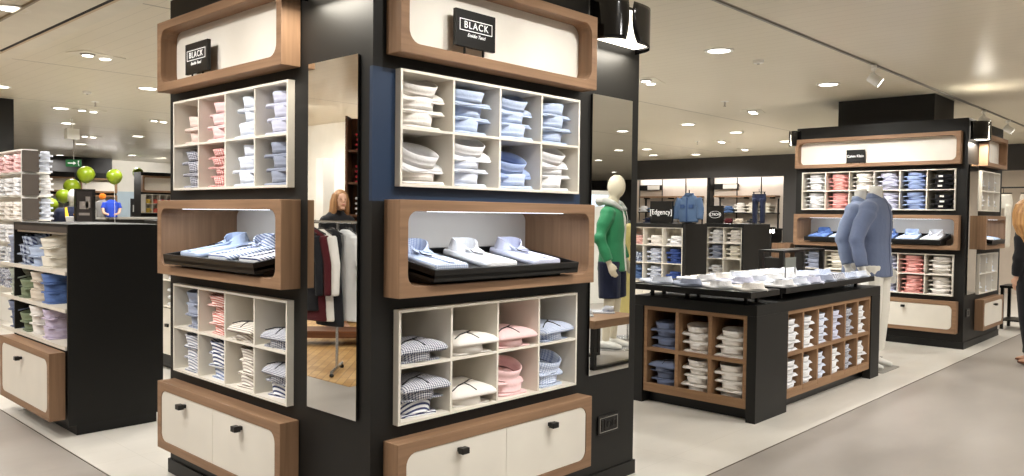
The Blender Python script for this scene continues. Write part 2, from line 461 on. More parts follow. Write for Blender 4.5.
def niche(face, s0, s1, who, tray=True, tz=1.0, depth=.37, trayw=None):
    t = thing('display_niche', f'oak framed lit display niche in the middle of {who}', 'display niche', face.w(0,0,0), face.rz)
    ringframe(s0, s1, Z['zmb'], Z['zmt'], .048, .05, -D, depth-.01).build('frame', OAKV if False else OAK, t, bevel=.003)
    MB().box(s0+.03, s1-.03, depth-.012, depth, Z['zmb']+.03, Z['zmt']-.03).build('back_panel', NICHEB, t)
    zl = Z['zmt']-.048
    MB().box(s0+.2, s1-.2, -.05, -.044, zl-.002, zl-.0003).build('led_strip', LED, t)
    li = bpy.data.lights.new('niche_led', 'AREA'); li.shape = 'RECTANGLE'; li.size = s1-s0-.4; li.size_y = .03; li.energy = 2.4*(s1-s0); li.color = (.86,.93,1)
    lo = bpy.data.objects.new('niche_led_light', li); COL.objects.link(lo); lo.parent = t; lo.location = ((s0+s1)/2, -.005, zl-.008); lo.rotation_euler = (math.radians(18), 0, 0)
    # black plinth and sloping tray
    a = s0+.165 if trayw is None else trayw[0]; b = s1-.18 if trayw is None else trayw[1]
    tr = thing('display_tray', f'black sloping shirt tray in the lit niche of {who}', 'tray', face.w(0,0,0), face.rz)
    pl = MB(); zf = Z['zmb']+.048
    pl.add([(a+.05,-.06,zf),(b-.05,-.06,zf),(b-.05,.30,zf),(a+.05,.30,zf),(a+.05,-.06,zf+.015),(b-.05,-.06,zf+.015),(b-.05,.30,zf+.07),(a+.05,.30,zf+.07)],
           [(3,2,1,0),(4,5,6,7),(0,1,5,4),(1,2,6,5),(2,3,7,6),(3,0,4,7)])
    pl.build('plinth', BLACK2, tr)
    ang = math.radians(9.0); th = .055; TL = .46
    M = Matrix.Translation((0, -.135, zf+.015)) @ Matrix.Rotation(ang, 4, 'X')
    tm = MB().box(a, b, 0, TL, .012, .03); 
    tm.box(a, b, 0, .014, 0, th); tm.box(a, b, TL-.014, TL, 0, th); tm.box(a, a+.014, .014, TL-.014, 0, th); tm.box(b-.014, b, .014, TL-.014, 0, th)
    tm.tf(M).build('tray_rim', BLACK2, tr, bevel=.002)
    return M @ Matrix.Translation((0, 0, .031)), a, b
def cabinet(face, s0, s1, who, ndoor=2, zt=None, zb=None, knobs=None):
    zt = zt or Z['zct']; zb = zb or Z['zcb']
    t = thing('drawer_cabinet', f'oak framed cabinet with cream doors at the foot of {who}', 'cabinet', face.w(0,0,0), face.rz)
    mg = .048
    ringframe(s0, s1, zb, zt, mg, .055, -D, -.004).build('frame', OAK, t, bevel=.003)
    P = rr(s0+mg+.001, s1-mg-.001, zb+mg+.001, zt-mg-.001, .054, 6)
    w = (s1-s0-2*mg)/ndoor
    for i in range(ndoor):
        a = s0+mg+i*w+.0015; b = a+w-.003
        poly = []
        for (x, z) in P:
            if a-1e-6 <= x <= b+1e-6: poly.append((x, z))
        if i > 0: 
            zz = [zt-mg-.001, zb+mg+.001]; poly = sorted(poly, key=lambda p: math.atan2(p[1]-(zt+zb)/2, p[0]-(a+b)/2)); 
        poly += ([(b, zb+mg+.001), (b, zt-mg-.001)] if i < ndoor-1 else []) + ([(a, zt-mg-.001), (a, zb+mg+.001)] if i > 0 else [])
        poly = sorted(poly, key=lambda p: math.atan2((p[1]-(zt+zb)/2)/(zt-zb), (p[0]-(a+b)/2)/(b-a)))
        d = MB().prism(poly, -D+.004, -.02).build('door', CREAM, t)
        hx = (a+b)/2 if knobs is None else knobs[i]
        hz = zb+(zt-zb)*.765
        h = MB().box(hx-.022, hx+.022, -D-.045, -D-.012, hz-.012, hz+.016); h.box(hx-.012, hx+.012, -D-.02, -D+.004, hz-.008, hz+.012)
        h.build('handle', BLACK2, d, bevel=.003)
def mirror(face, m0, m1, who):
    t = thing('wall_mirror', f'tall narrow frameless mirror on {who}', 'mirror', face.w(0,0,0), face.rz)
    MB().box(m0, m1, -.0155, -.0135, Z['zmib'], Z['zmit']).build('glass', MIRROR, t)
    MB().box(m0+.002, m1-.002, -.0135, 0, Z['zmib']+.002, Z['zmit']-.002).build('backing_board', BLACK2, t)
def sconce(face, x0, x1, z0, z1, who, energy=5, depth=.17):
    t = thing('wall_lamp', f'glossy black curled wall lamp glowing at {who}', 'wall lamp', face.w(0,0,0), face.rz)
    cx = (x0+x1)/2; rx = (x1-x0)/2
    def pt(u, z, k=1.0):
        a = PI*(1-u)
        c, s_ = math.cos(a), math.sin(a)
        e = .7
        return (cx + k*rx*math.copysign(abs(c)**e, c), -.004 - k*depth*abs(s_)**e, z)
    H = z1-z0
    def leaf(u0f, u1f, botf):
        mb = MB(); n, m = 14, 10; th = .985
        out = []; inn = []
        for j in range(m+1):
            v = j/m; 
            for i in range(n+1):
                f = i/n
                zz0 = None
                u = u0f(v)+(u1f(v)-u0f(v))*f
                zb = z0 + botf(u)*H; z = zb+(z1-zb)*v
                out.append(pt(u, z)); inn.append(pt(u, z, th))
        N = (n+1)*(m+1); mb.v = [Vector(p) for p in out+inn]
        for j in range(m):
            for i in range(n):
                a = j*(n+1)+i; q = (a, a+1, a+n+2, a+n+1)
                mb.f.append(q); mb.f.append(tuple(N+k for k in reversed(q)))
        edge = [j*(n+1) for j in range(m+1)], [j*(n+1)+n for j in range(m+1)], list(range(n+1)), [m*(n+1)+i for i in range(n+1)]
        for e in edge:
            for a, b in zip(e, e[1:]): mb.f.append((a, b, N+b, N+a))
        return mb
    g = lambda v, c, w: w*(.25 + 2.6*(v-.62)**2)
    a = leaf(lambda v: 0.0, lambda v: .432 - g(v,0,.032), lambda u: .07)
    b = leaf(lambda v: .442 + g(v,0,.045), lambda v: 1.0, lambda u: .05-.07*(u-.43))
    sh = a.build('shade', GLOSSB, t, smooth=True); lab(sh, 'larger curled black leaf of the shade')
    sh = b.build('shade', GLOSSB, t, smooth=True); lab(sh, 'smaller curled black leaf of the shade')
    df = MB(); rings = []
    for z in (z0+.03, z0+.034, z1-.05):
        k = .94 if z < z1-.06 else .92
        rings.append([pt(i/24, z, k) for i in range(25)])
    df.loft(rings); df.build('diffuser', SCON, t, smooth=False)
    for dz, rx_, en in ((-.012, 0, energy), (.012, PI, energy*.35)):
        li = bpy.data.lights.new('sconce_bulb', 'AREA'); li.shape = 'RECTANGLE'; li.size = (x1-x0)*.8; li.size_y = depth*.6; li.energy = en; li.color = (1,.93,.8)
        lo = bpy.data.objects.new('sconce_bulb_light', li); COL.objects.link(lo); lo.parent = t
        lo.location = (cx, -depth*.5, (z0 if dz < 0 else z1)+dz); lo.rotation_euler = (rx_, 0, 0)
def plate_sign(face, x0, x1, z0, z1, y, lines, label, peg=.03, th=.02):
    t = thing('brand_sign', label, 'sign', face.w(0,0,0), face.rz)
    MB().box(x0, x1, y, y+th, z0, z1).build('board', BLACK2, t, bevel=.002)
    for px in (x0+(x1-x0)*.25, x0+(x1-x0)*.72):
        MB().box(px-.004, px+.004, y+.006, y+.014, z0-peg, z0).build('peg', BLACK2, t)
    for fn in lines: fn(t, (x0+x1)/2, y, (z0+z1)/2, x1-x0)
    return t
def black_logo(t, cx, y, cz, w):
    text('lettering', 'BLACK', w*.175, (cx, y-.0015, cz+w*.06), t, TEXTW, spc=1.22)
    o = MB(); a, b, c, d, e = cx-w*.41, cx+w*.41, cz-w*.045, cz+w*.165, w*.012
    o.box(a, b, y-.0015, y, c, c+e); o.box(a, b, y-.0015, y, d-e, d); o.box(a, a+e, y-.0015, y, c+e, d-e); o.box(b-e, b, y-.0015, y, c+e, d-e)
    lab(o.build('logo_outline', TEXTW, t), 'thin white rectangle around the word')
    text('script_lettering', 'Emidio Tucci', w*.09, (cx, y-.0015, cz-w*.115), t, TEXTW, shear=.4, sx=.95)

# ------------------------------------------------------------------ near pillar
W = 1.948
def pillar_body(origin, wx, wy, label, holesR, holesL, name='display_pillar', inset=.41, navy=False):
    ox, oy = origin
    t = thing(name, label, 'display pillar', (ox, oy, 0))
    H = 2.772
    def panel(width, holes, front):
        """front faces with rectangular holes; local face coordinates -> returns boxes"""
        zs = sorted({0.075, H} | {h[2] for h in holes} | {h[3] for h in holes})
        out = []
        for a, b in zip(zs, zs[1:]):
            hs = sorted([h for h in holes if h[2] <= a+1e-6 and h[3] >= b-1e-6])
            x = 0
            for h in hs: out.append((x, h[0], a, b)); x = h[1]
            out.append((x, width, a, b))
        return out
    pr_ = MB(); up = MB()
    for (x0, x1, a, b) in panel(wx, holesR, True):
        if navy and a >= Z['zmt']-.01 and b <= Z['z1t']+.01 and x0 < 1.3:  # stretch of the black face that carries the painted blue sheen
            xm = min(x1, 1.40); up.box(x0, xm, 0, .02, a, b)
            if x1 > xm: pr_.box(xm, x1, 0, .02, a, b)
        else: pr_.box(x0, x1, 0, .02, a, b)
    pr_.build('front_panel', BLACK, t)
    if navy: lab(up.build('sheen_panel', BLUESHEEN, t), 'upper panel with its blue sheen painted in')
    pl = MB()
    for (x0, x1, a, b) in panel(wy, holesL, True):
        pl.box(0, .02, max(.02, wy-x1), wy-x0, a, b)
    pl.build('side_panel', BLACK, t)
    MB().box(wx-.02, wx, .02, wy, .075, H).build('rear_panel', BLACK, t)
    MB().box(.02, wx-.02, wy-.02, wy, .075, H).build('end_panel', BLACK, t)
    MB().box(inset, wx-.03, inset, wy-.03, .1, H-.05).build('inner_core', BLACK2, t)
    MB().box(.02, wx-.02, .02, wy-.02, H-.03, H-.001).build('top_cap', BLACK, t)
    MB().box(-.011, wx+.011, -.011, wy+.011, 0, .084).build('plinth', BLACK, t)
    return t
s0, s1, c0, c1, m0, m1 = .0653, 1.4007, .1202, 1.3465, 1.485, 1.8655
def holes(c0, c1, s0, s1):
    return [(c0+.002, c1-.002, Z['z1b']+.002, Z['z1t']-.002), (s0+.006, s1-.006, Z['zmb']+.006, Z['zmt']-.006), (c0+.002, c1-.002, Z['z2b']+.002, Z['z2t']-.002)]
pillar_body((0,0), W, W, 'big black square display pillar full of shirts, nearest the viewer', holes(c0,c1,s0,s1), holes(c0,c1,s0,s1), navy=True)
PR = Face((0,0,0), 'R'); PL = Face((0,W,0), 'L')
UP = "near pillar's right-face upper shelf"; LO = "near pillar's right-face lower shelf"
UPL = "near pillar's left-face upper shelf"; LOL = "near pillar's left-face lower shelf"
FILL = {}
RL_ = lambda f, n, top=0: [('roll', f, 0)]*(n-1) + [('roll', f, top)]
FILL['RU'] = [[S('off-white',3,24), S('light blue',3,14), S('light blue',2,4)+[('stack','light blue',24)], S('light blue',3)],
              [S('off-white',1)+[('stack','white',26)], S('pale blue',2)+[('stack','white',26)], S('light blue',1)+[('stack','mid blue',26)], S('white',2)+[('stack','white',26)]]]
FILL['RL'] = [[FL('navy gingham'), FL('off-white'), FL('pink'), FL('blue check')],
              [RL_('navy striped',1)+FL('navy gingham'), FL('off-white'), RL_('pink',1)+[('roll','pink',20)], RL_('blue check',1)+[('roll','blue check',20)]]]
FILL['LU'] = [[S('pale pink',2), S('pink',3,8), S('pale blue',3), S('lavender',3)],
              [S('grey check',3,8), S('red gingham',3,10)+S('red gingham',1,10), S('pale blue',3), S('grey-blue',3)]]
FILL['LL'] = [[RL_('grey-blue',2)+RL_('grey-blue',1,10), RL_('red striped',4,12), FL('beige striped'), FL('navy gingham')],
              [RL_('grey striped',3,10), RL_('blue striped',1)+RL_('navy striped',2,10), RL_('beige striped',2)+RL_('beige striped',1,10), RL_('navy striped',1)+FL('navy gingham')]]
def fill(face, cells, data, where, group, y=.045, pitch=.075, far=False, s=1.0, nm='folded_shirt'):
    rn = {0: 'upper row', 1: 'lower row'}
    for (r, c), (x, z, av) in sorted(cells.items()):
        if r < len(data) and data[r] and c < len(data[r]) and data[r][c]:
            row = rn[r] if len(data) == 2 else ['top row', 'middle row', 'bottom row'][r]
            stack(face, x, y, z+.0005, data[r][c], av-.012, where, f"{row} {ORD[c]} cell", group, s, pitch, far, nm='folded_jeans' if far and data[r][c][0][1] in ('denim blue','deep blue','navy plaid','blue striped') else nm)  # distant shirts in blue fabrics only get a separate name
def module(face, who, s0, s1, c0, c1, nc, up, lo, w_up, w_lo, grp, m=None, ndoor=2, far=False, pitch=.075, depth=.33, knobs=None, s=1.2, yoff=.055):
    sign_box(face, s0, s1, who)
    t, cells = cubby(face, c0, c1, Z['z1b'], Z['z1t'], nc, 2, depth, CP, 'shirt_rack', f'upper cream pigeonhole shelf with two rows on {who}', 'shelf', CREAM)
    fill(face, cells, up, w_up, 'folded shirts in the upper shelf of '+grp, y=yoff, far=far, pitch=pitch, s=s)
    t, cells = cubby(face, c0, c1, Z['z2b'], Z['z2t'], nc, 2, depth, CP, 'shirt_rack', f'lower cream pigeonhole shelf with two rows on {who}', 'shelf', CREAM)
    fill(face, cells, lo, w_lo, 'folded shirts in the lower shelf of '+grp, y=yoff, far=far, pitch=pitch, s=s)
    r = niche(face, s0, s1, who)
    cabinet(face, s0, s1, who, ndoor, knobs=knobs)
    if m: mirror(face, m[0], m[1], who)
    return r
RW = "the near pillar's right face"; LW = "the near pillar's left face"
trR = module(PR, RW, s0, s1, c0, c1, 4, FILL['RU'], FILL['RL'], UP, LO, 'the near pillar', (m0, m1), knobs=(.421, 1.049), yoff=.04)
trL = module(PL, LW, s0, s1, c0, c1, 4, FILL['LU'], FILL['LL'], UPL, LOL, 'the near pillar', (m0, m1), knobs=(W-1.53, W-.91), yoff=.04, s=1.06)
sconce(PR, 1.46, 1.90, 2.50, 2.735, "top right corner of the near pillar's right face")
sconce(PL, 1.46, 1.90, 2.50, 2.735, "top of the near pillar's left face")
plate_sign(PR, .40, .652, 2.31, 2.476, -.075, [black_logo], "black BLACK sign on pegs in the near pillar's right sign box")
plate_sign(PL, W-1.59, W-1.33, 2.292, 2.456, -.075, [black_logo], "black BLACK sign on pegs in the near pillar's left sign box")
# display shirts on sloping trays
def disp_meshes(mat):
    k = ('disp', mat.name)
    if k not in SM:
        R = []
        for t, sc in ((0,.97),(.5,1),(.85,.97),(1,.88)):
            ring = []
            for x, y in rr(-.105*sc, .105*sc, -.02+.01*(1-sc), .33-.02*(1-sc), .02, 4):
                wv = 1.0 - .10*max(0, (y-.2)/.13)
                ring.append((x*wv, y, .03*t + (.006*math.cos(x*16) if t > .4 else 0)))
            R.append(ring)
        b = MB().loft(R).mesh('shirt_body', True)
        c = collar_ring(.072, .06, .055, .03, .27, .014, .006, front_drop=0)
        # lower the front of the ring (towards -y) and leave a V
        for v in c.v:
            a = math.atan2(v.y-.27, v.x)
            f = max(0, -math.sin(a))
            v.z = .03 + (v.z-.03)*(1-.75*f*f)
        for sx in (-1, 1):
            c.add([(sx*.006,.212,.038),(sx*.05,.235,.05),(sx*.045,.165,.037),(sx*.006,.212,.044),(sx*.05,.235,.058),(sx*.045,.165,.042)],
                  [(0,1,2),(3,5,4),(0,3,4,1),(1,4,5,2),(2,5,3,0)])
        c = c.mesh('shirt_collar', False)
        p = MB().box(-.014, .014, -.012, .205, .034, .0385).mesh('placket')
        cd = MB().tube([(-.02,.20,.045),(-.045,.15,.044),(-.02,.11,.043)], .0025, 5).mesh('swing_cord')
        for me, m in ((b, mat), (c, mat), (p, mat), (cd, CORD)): me.materials.append(m)
        SM[k] = (b, c, p, cd)
    return SM[k]
def disp_shirt(M, fb, label, group, s=1.0, zs=1.0):
    b, c, p, cd = disp_meshes(F[fb])
    o = bpy.data.objects.new('display_shirt', None); COL.objects.link(o); o.matrix_basis = M @ Matrix.Diagonal((s, s, s*zs, 1)); o.empty_display_size = .05
    tag(o, label, 'shirt', group)
    for me, n in ((b, 'body'), (c, 'collar'), (p, 'placket'), (cd, 'swing_cord')): put(me, n, None, o)
for face, tr, fbs, who in ((PR, trR, ('blue check', 'white', 'lavender'), "right-face"), (PL, trL, ('light blue', 'blue striped', 'navy striped'), "left-face")):
    M, a, b = tr
    for i, fb in enumerate(fbs):
        x = a + (b-a)*(i+.5)/3
        place_n = ('leftmost', 'middle', 'rightmost')[i]
        disp_shirt(face.M @ M @ Matrix.Translation((x, .085, 0)), fb, f"{fb} shirt laid out {place_n} on the near pillar's {who} tray", "shirts laid out on the near pillar's trays", 1.0)
# power sockets
t = thing('power_outlet', "black double power socket low on the near pillar's right face", 'power outlet', (1.684, 0, .352))
MB().prism(rr(-.10,.10,-.055,.055,.012), -.012, 0).build('plate', BLACK2, t, bevel=.002)
ringframe(-.085,.085,-.042,.042,.003,.006,-.0145,-.011).build('trim_ring', GREY, t)
for k in (.0, .05):
    mb = MB(); mb.loft([[(k+r*math.cos(2*PI*i/16), y, r*math.sin(2*PI*i/16)) for i in range(16)] for r, y in ((.022,-.0125),(.022,-.017),(.017,-.017),(.015,-.013))]); mb.build('socket', BLACK2, t)
for k in (-.062, -.035): MB().box(k-.009, k+.009, -.016, -.012, -.03, .03).build('switch', BLACK2, t)

# ------------------------------------------------------------------ far pillar
KX, KY, KWX, KWY = 8.6, -.15, 1.72, 2.095
KR = Face((KX, KY, 0), 'R'); KL = Face((KX, KY+KWY, 0), 'L')
pillar_body((KX, KY), KWX, KWY, 'second black display pillar standing beyond the display table', holes(.53,1.46,.48,1.5), holes(.095,1.98,.02,2.04), inset=.40)
KU, KLW = 'far pillar upper shelf', 'far pillar lower shelf'
cols = [S('white',4), S('salmon',4), S('off-white',4), S('lavender',4), S('mid blue',4), S('black',3)]
low = [S('grey-blue',4), S('cream',4), None, S('lavender',4), S('salmon',4), S('off-white',4)]
ktr = module(KL, "the far pillar's left face", .02, 2.04, .095, 1.98, 6, [cols, cols], [low, low], KU, KLW, 'the far pillar', None, 2, pitch=.06, knobs=(.7, 1.45), yoff=.05)
small = lambda f: S(f, 3)
side = [[small('white patterned'), small('grey check'), small('white patterned')], [small('white'), small('white patterned'), small('white')]]
side2 = [[small('grey check'), small('white patterned'), small('pale blue')], [small('white'), small('pale blue'), small('white')]]
ktr2 = module(KR, "the far pillar's right face", .48, 1.5, .53, 1.46, 3, side, side2, "far pillar's right-face upper shelf", "far pillar's right-face lower shelf", "the far pillar's right face", (.06, .45), 1, pitch=.06, yoff=.05)
sconce(KR, .06, .44, 2.50, 2.735, "top of the far pillar's right face", energy=10)
sconce(Face((KX, 1.945, 0), 'L'), -.09, .06, 2.52, 2.735, "top left edge of the far pillar", depth=.12, energy=1)
def ck_logo(t, cx, y, cz, w):
    text('lettering', 'Calvin Klein', w*.165, (cx, y-.0015, cz+w*.03), t, TEXTW)
    text('small_lettering', 'menswear', w*.07, (cx-w*.1, y-.0015, cz-w*.09), t, TEXTW)
def ck_logo(t, cx, y, cz, w):
    text('lettering', 'Calvin Klein', w*.205, (cx, y-.0015, cz+w*.0), t, TEXTW, sx=.94)
plate_sign(KL, 1.945-1.25, 1.945-1.02, 2.278, 2.445, -.07, [ck_logo], 'small black Calvin Klein sign in the far pillar sign box', peg=.012)
M, a, b = ktr
for i, fb in enumerate(('blue', 'light blue', 'white', 'blue', 'light blue', 'white')):
    disp_shirt(KL.M @ M @ Matrix.Translation((a+(b-a)*(i+.5)/6, .06, 0)), fb, f"{fb} shirt laid out {ORD[i]} from left on the far pillar's tray", "shirts laid out on the far pillar's tray", 1.05)
M, a, b = ktr2
for i, fb in enumerate(('white', 'light blue')):
    disp_shirt(KR.M @ M @ Matrix.Translation((a+(b-a)*(i+.5)/2, .06, 0)), fb, f"{fb} shirt laid out on the tray of the far pillar's right face", "shirts laid out on the far pillar's right tray")
t = thing('power_outlet', "black power socket low on the far pillar's right face", 'power outlet', (KX+.16, KY, .43))
MB().prism(rr(-.07,.07,-.05,.05,.012), -.012, 0).build('plate', BLACK2, t); 
ringframe(-.055,.055,-.036,.036,.006,.006,-.0145,-.011).build('trim_ring', GREY, t)

# ------------------------------------------------------------------ display table
TX0, TX1, TY0, TY1 = 3.54, 6.175, 0.0, 1.10
t = thing('display_table', 'black display table with oak shirt pigeonholes in its sides', 'display table', (0,0,0))
MB().box(TX0, TX1, TY0, TY1, .81, .893).build('table_top', BLACK, t, bevel=.003)
MB().box(TX0, 4.085, TY0, .078, 0, .81).build('side_panel', BLACK, t, bevel=.002)
MB().box(5.945, TX1, TY0, .078, 0, .81).build('side_panel', BLACK, t, bevel=.002)
MB().box(TX0, TX0+.5, 1.01, TY1, 0, .81).build('side_panel', BLACK, t, bevel=.002)
MB().box(TX0+.5, TX1, 1.08, TY1, .0, .81).build('back_panel', BLACK, t)
MB().box(6.15, TX1, .078, 1.08, 0, .81).build('end_panel', BLACK, t)
MB().box(TX0+.10, 6.15, .10, 1.0, 0, .098).build('plinth', BLACK2, t)
MB().box(4.05, 6.14, .46, 1.05, .098, .81).build('inner_core', BLACK2, t)
TL = Face((TX0, 1.01, 0), 'L'); TR = Face((4.085, 0, 0), 'R')
# oak inserts
ot, cL = cubby(TL, 0.005, .928, .10, .808, 3, 2, .46, -.012, 'shirt_rack', 'oak pigeonhole insert in the short end of the display table', 'shelf', OAKD, th=.03)
lip = MB()
for c in range(3):
    x = cL[(1, c)][0]; lip.box(x-.135, x+.135, .0125, .03, .13, .172)
lip.build('front_lip', OAKD, ot)
tf = [[S('slate blue',3,6), S('off-white',3,8), S('off-white',3,8)], [S('slate blue',2)+FL('slate blue'), S('off-white',4,8), S('off-white',4,8)]]
fill(TL, cL, tf, "end of display table", 'folded shirts in the end of the display table', y=.10, pitch=.07, s=1.18)
ot, cR = cubby(TR, .0, 1.858, .10, .808, 6, 2, .40, -.012, 'shirt_rack', 'oak pigeonhole insert in the long side of the display table', 'shelf', OAKD, th=.03)
lip = MB()
for c in range(6):
    x = cR[(1, c)][0]; lip.box(x-.138, x+.138, .0125, .03, .13, .172)
lip.build('front_lip', OAKD, ot)
tr_ = [[S('white',4), S('white',4), S('pale blue',4), S('lavender',4), S('navy gingham',4), S('white',4)], [S('white',4), S('white',4), S('pale blue',4), S('white',4), S('navy gingham',4), S('white',4)]]
fill(TR, cR, tr_, "side of display table", 'folded shirts in the long side of the display table', y=.085, pitch=.064, s=1.18)
# trays on the table
def table_tray(x0, x1, y0, y1, label):
    t = thing('display_tray', label, 'tray', (0,0,0))
    z0, z1 = .955, 1.0
    mb = MB().box(x0, x1, y0, y1, z0, z1-.008)
    mb.box(x0, x1, y0, y0+.012, z1-.008, z1); mb.box(x0, x1, y1-.012, y1, z1-.008, z1); mb.box(x0, x0+.012, y0+.012, y1-.012, z1-.008, z1); mb.box(x1-.012, x1, y0+.012, y1-.012, z1-.008, z1)
    mb.build('tray_board', BLACK2, t)
    for x in (x0+.20, x1-.10):
        for y in (y0+.14, (y0+y1)/2+.1, y1-.12): MB().box(x-.012, x+.012, y-.012, y+.012, .893, z0).build('leg', BLACK2, t)
    return z1-.008
table_tray(3.415, 3.89, -.012, 1.09, 'short black raised tray on the near end of the display table')
zt = table_tray(4.005, 5.965, -.012, 1.09, 'long black raised tray on the far part of the display table')
rnd = random.Random(5)
tf1 = ['off-white', 'white', 'grey-blue', 'pale blue']
ID = Face((0,0,0), 'R')
for i, fb in enumerate(tf1):
    M = Matrix.Translation((3.66, .10 + i*.27, zt)) @ Matrix.Rotation(PI-.75+rnd.uniform(-.1,.1), 4, 'Z') @ Matrix.Translation((0,-.27,0))
    disp_shirt(M, fb, f"{fb} shirt, {ORD[i]} from the front on the short table tray", 'shirts laid on the table trays', 1.05, .7)
fabs = ['white', 'pale blue', 'lavender', 'white', 'blue check', 'pale blue', 'white', 'navy gingham']
for r in range(3):
    for c in range(7):
        fb = fabs[(c*3 + r*2) % 8] if r < 2 else ['white', 'off-white', 'pale blue'][c % 3]
        if r == 0: fb = ['white','pale blue','lavender','grey-blue','navy gingham','blue check','pale blue'][c]
        M = Matrix.Translation((4.15 + c*.272, .09 + r*.345, zt + .001)) @ Matrix.Rotation(PI-.35+rnd.uniform(-.1,.1), 4, 'Z') @ Matrix.Translation((0,-.27,0))
        rn = ('front', 'middle', 'back')[r]
        disp_shirt(M, fb, f"{fb} shirt, {ORD[c]} from left in the {rn} row on the long table tray", 'shirts laid on the table trays', 1.06, .7)
# small sign holder
t = thing('sign_holder', 'small grey sign plate on two thin legs among the table shirts', 'sign holder', (4.93, .37, zt))
MB().box(-.11, .11, -.004, .004, .115, .205).build('plate', plain('grey_green_card', (120,122,112), .5), t)
for x in (-.10, .10): MB().box(x-.005, x+.005, -.003, .003, 0.0, .13).build('leg', BLACK2, t)
# tall black console behind the table
t = thing('console_table', 'tall narrow black console table behind the display table', 'table', (6.45, 1.37, 0))
MB().box(0, 1.15, -.24, .05, 1.165, 1.19).build('table_top', BLACK2, t)
for x in (0, 1.10):
    for y in (-.24, 0): MB().box(x, x+.05, y, y+.05, 0, 1.165).build('leg', BLACK2, t)

# wooden box and clear vase of lights further back
t = thing('storage_crate', 'small pale wooden crate with blue shirts beside the far pillar', 'crate', (9.15, 2.30, 0.98))
mb = MB().box(-.3, .3, -.18, .18, 0, .02); mb.box(-.3, .3, -.2, -.18, .02, .3); mb.box(-.3, .3, .18, .2, .02, .3); mb.box(-.3, -.28, -.18, .18, .02, .3); mb.box(.28, .3, -.18, .18, .02, .3)
mb.build('box_shell', OAK, t); t.scale = (.7, .7, .7)
for i in range(2):
    o = far_shirt(F['grey-blue'], Matrix.Translation((9.05+.2*i, 2.27, 1.0)) @ Matrix.Scale(.7, 4), f"grey-blue shirt, {'left' if i == 0 else 'right'} one in the pale wooden crate", 'shirts in the wooden crate')
t = thing('display_plinth', 'black plinth under the pale wooden crate', 'plinth', (9.15, 2.30, 0))
MB().box(-.35,.35,-.24,.24,.06,.979).build('body', BLACK, t); MB().box(-.31,.31,-.2,.2,0,.06).build('toe_kick', BLACK2, t)
t = thing('light_rail', 'short rail of small glowing bulbs beside the back shirt unit', 'lamp', (10.62, 3.30, 0))
MB().box(-.02,.02,-.02,.02,0,1.36).build('post', BLACK2, t); MB().box(-.12,.12,-.12,.12,0,.015).build('foot', BLACK2, t)
MB().box(-.03,.03,-.12,.12,1.36,1.4).build('rail', BLACK2, t)
for k in range(4): MB().ball((0, -.09+.06*k, 1.33), .02, .02, .035).build('bulb', LAMP, t, smooth=True)

# ------------------------------------------------------------------ left shirt unit
LX0, LX1, LY0, LY1 = -.18, .46, 3.13, 4.34
t = thing('shirt_gondola', 'low black gondola with open cream shelves at left edge', 'display unit', (0,0,0))
MB().box(LX0, LX1, LY0, LY0+.02, .075, 1.45).build('side_panel', BLACK, t)
MB().box(.14, LX1, LY0+.02, LY1-.02, .075, 1.43).build('core', BLACK, t)
MB().box(LX0, LX1, LY1-.02, LY1, .075, 1.45).build('side_panel', BLACK, t)
MB().box(LX0, LX1, LY0+.02, LY1-.02, 1.43, 1.45).build('top_board', BLACK, t)
MB().box(LX0, LX0+.02, LY0+.02, LY1-.02, 1.39, 1.43).build('header_strip', DGREY, t)
MB().box(LX0+.02, .14, LY0+.02, LY1-.02, 1.375, 1.388).build('shelf_cap', CREAM, t)
MB().box(LX0+.06, LX1-.04, LY0+.02, LY1-.04, 0, .075).build('toe_kick', BLACK2, t)
MB().box(.125, .14, LY0+.02, LY1-.02, .62, 1.375).build('back_panel', CREAM, t)
MB().box(LX0+.02, .14, LY0+.02, LY1-.02, .075, .6).build('base_block', BLACK, t)
for k, y in enumerate((3.45, 3.78, 4.1)): MB().box(.02, .125, y, y+.012, .63, 1.37).build('divider', CREAM, t)
for z in (1.11, .855, .60):
    MB().box(LX0-.01, .125, LY0+.025, LY1+.32, z-.008, z+.018).build('shelf', CREAM, t)
LF = Face((LX0, LY1, 0), 'L')
X4 = (-.08, .19, .42, .70)
cabinet(Face((LX0, LY1, 0), 'L'), .02, 1.17, 'the left gondola', 1, zt=.58, zb=.118, knobs=(.56,))
lk = {1.118: [('grey-blue',3,X4[0]), ('navy plaid',3,X4[1]), ('light blue',2,X4[2]), ('cream',3,X4[3])],
      .863: [('sage green',3,X4[0]), ('olive green',2,X4[1]), ('beige',3,X4[2]), ('blue',3,X4[3])],
      .608: [('slate blue',3,X4[0]), ('olive green',2,X4[1]), ('off-white',3,X4[2]), ('lilac',3,X4[3])]}
for z, row in lk.items():
    nm = {1.118: 'top shelf', .863: 'middle shelf', .608: 'lowest shelf'}[z]
    for k, (fb, n, x) in enumerate(row):
        stack(LF, x, .065, z+.0105, [('roll', fb, 0)]*(n-1)+[('roll', fb, 9)], .24, 'left gondola', f"{nm} {ORD[k]} stack", 'folded shirts on the left gondola', 1.25, .075)

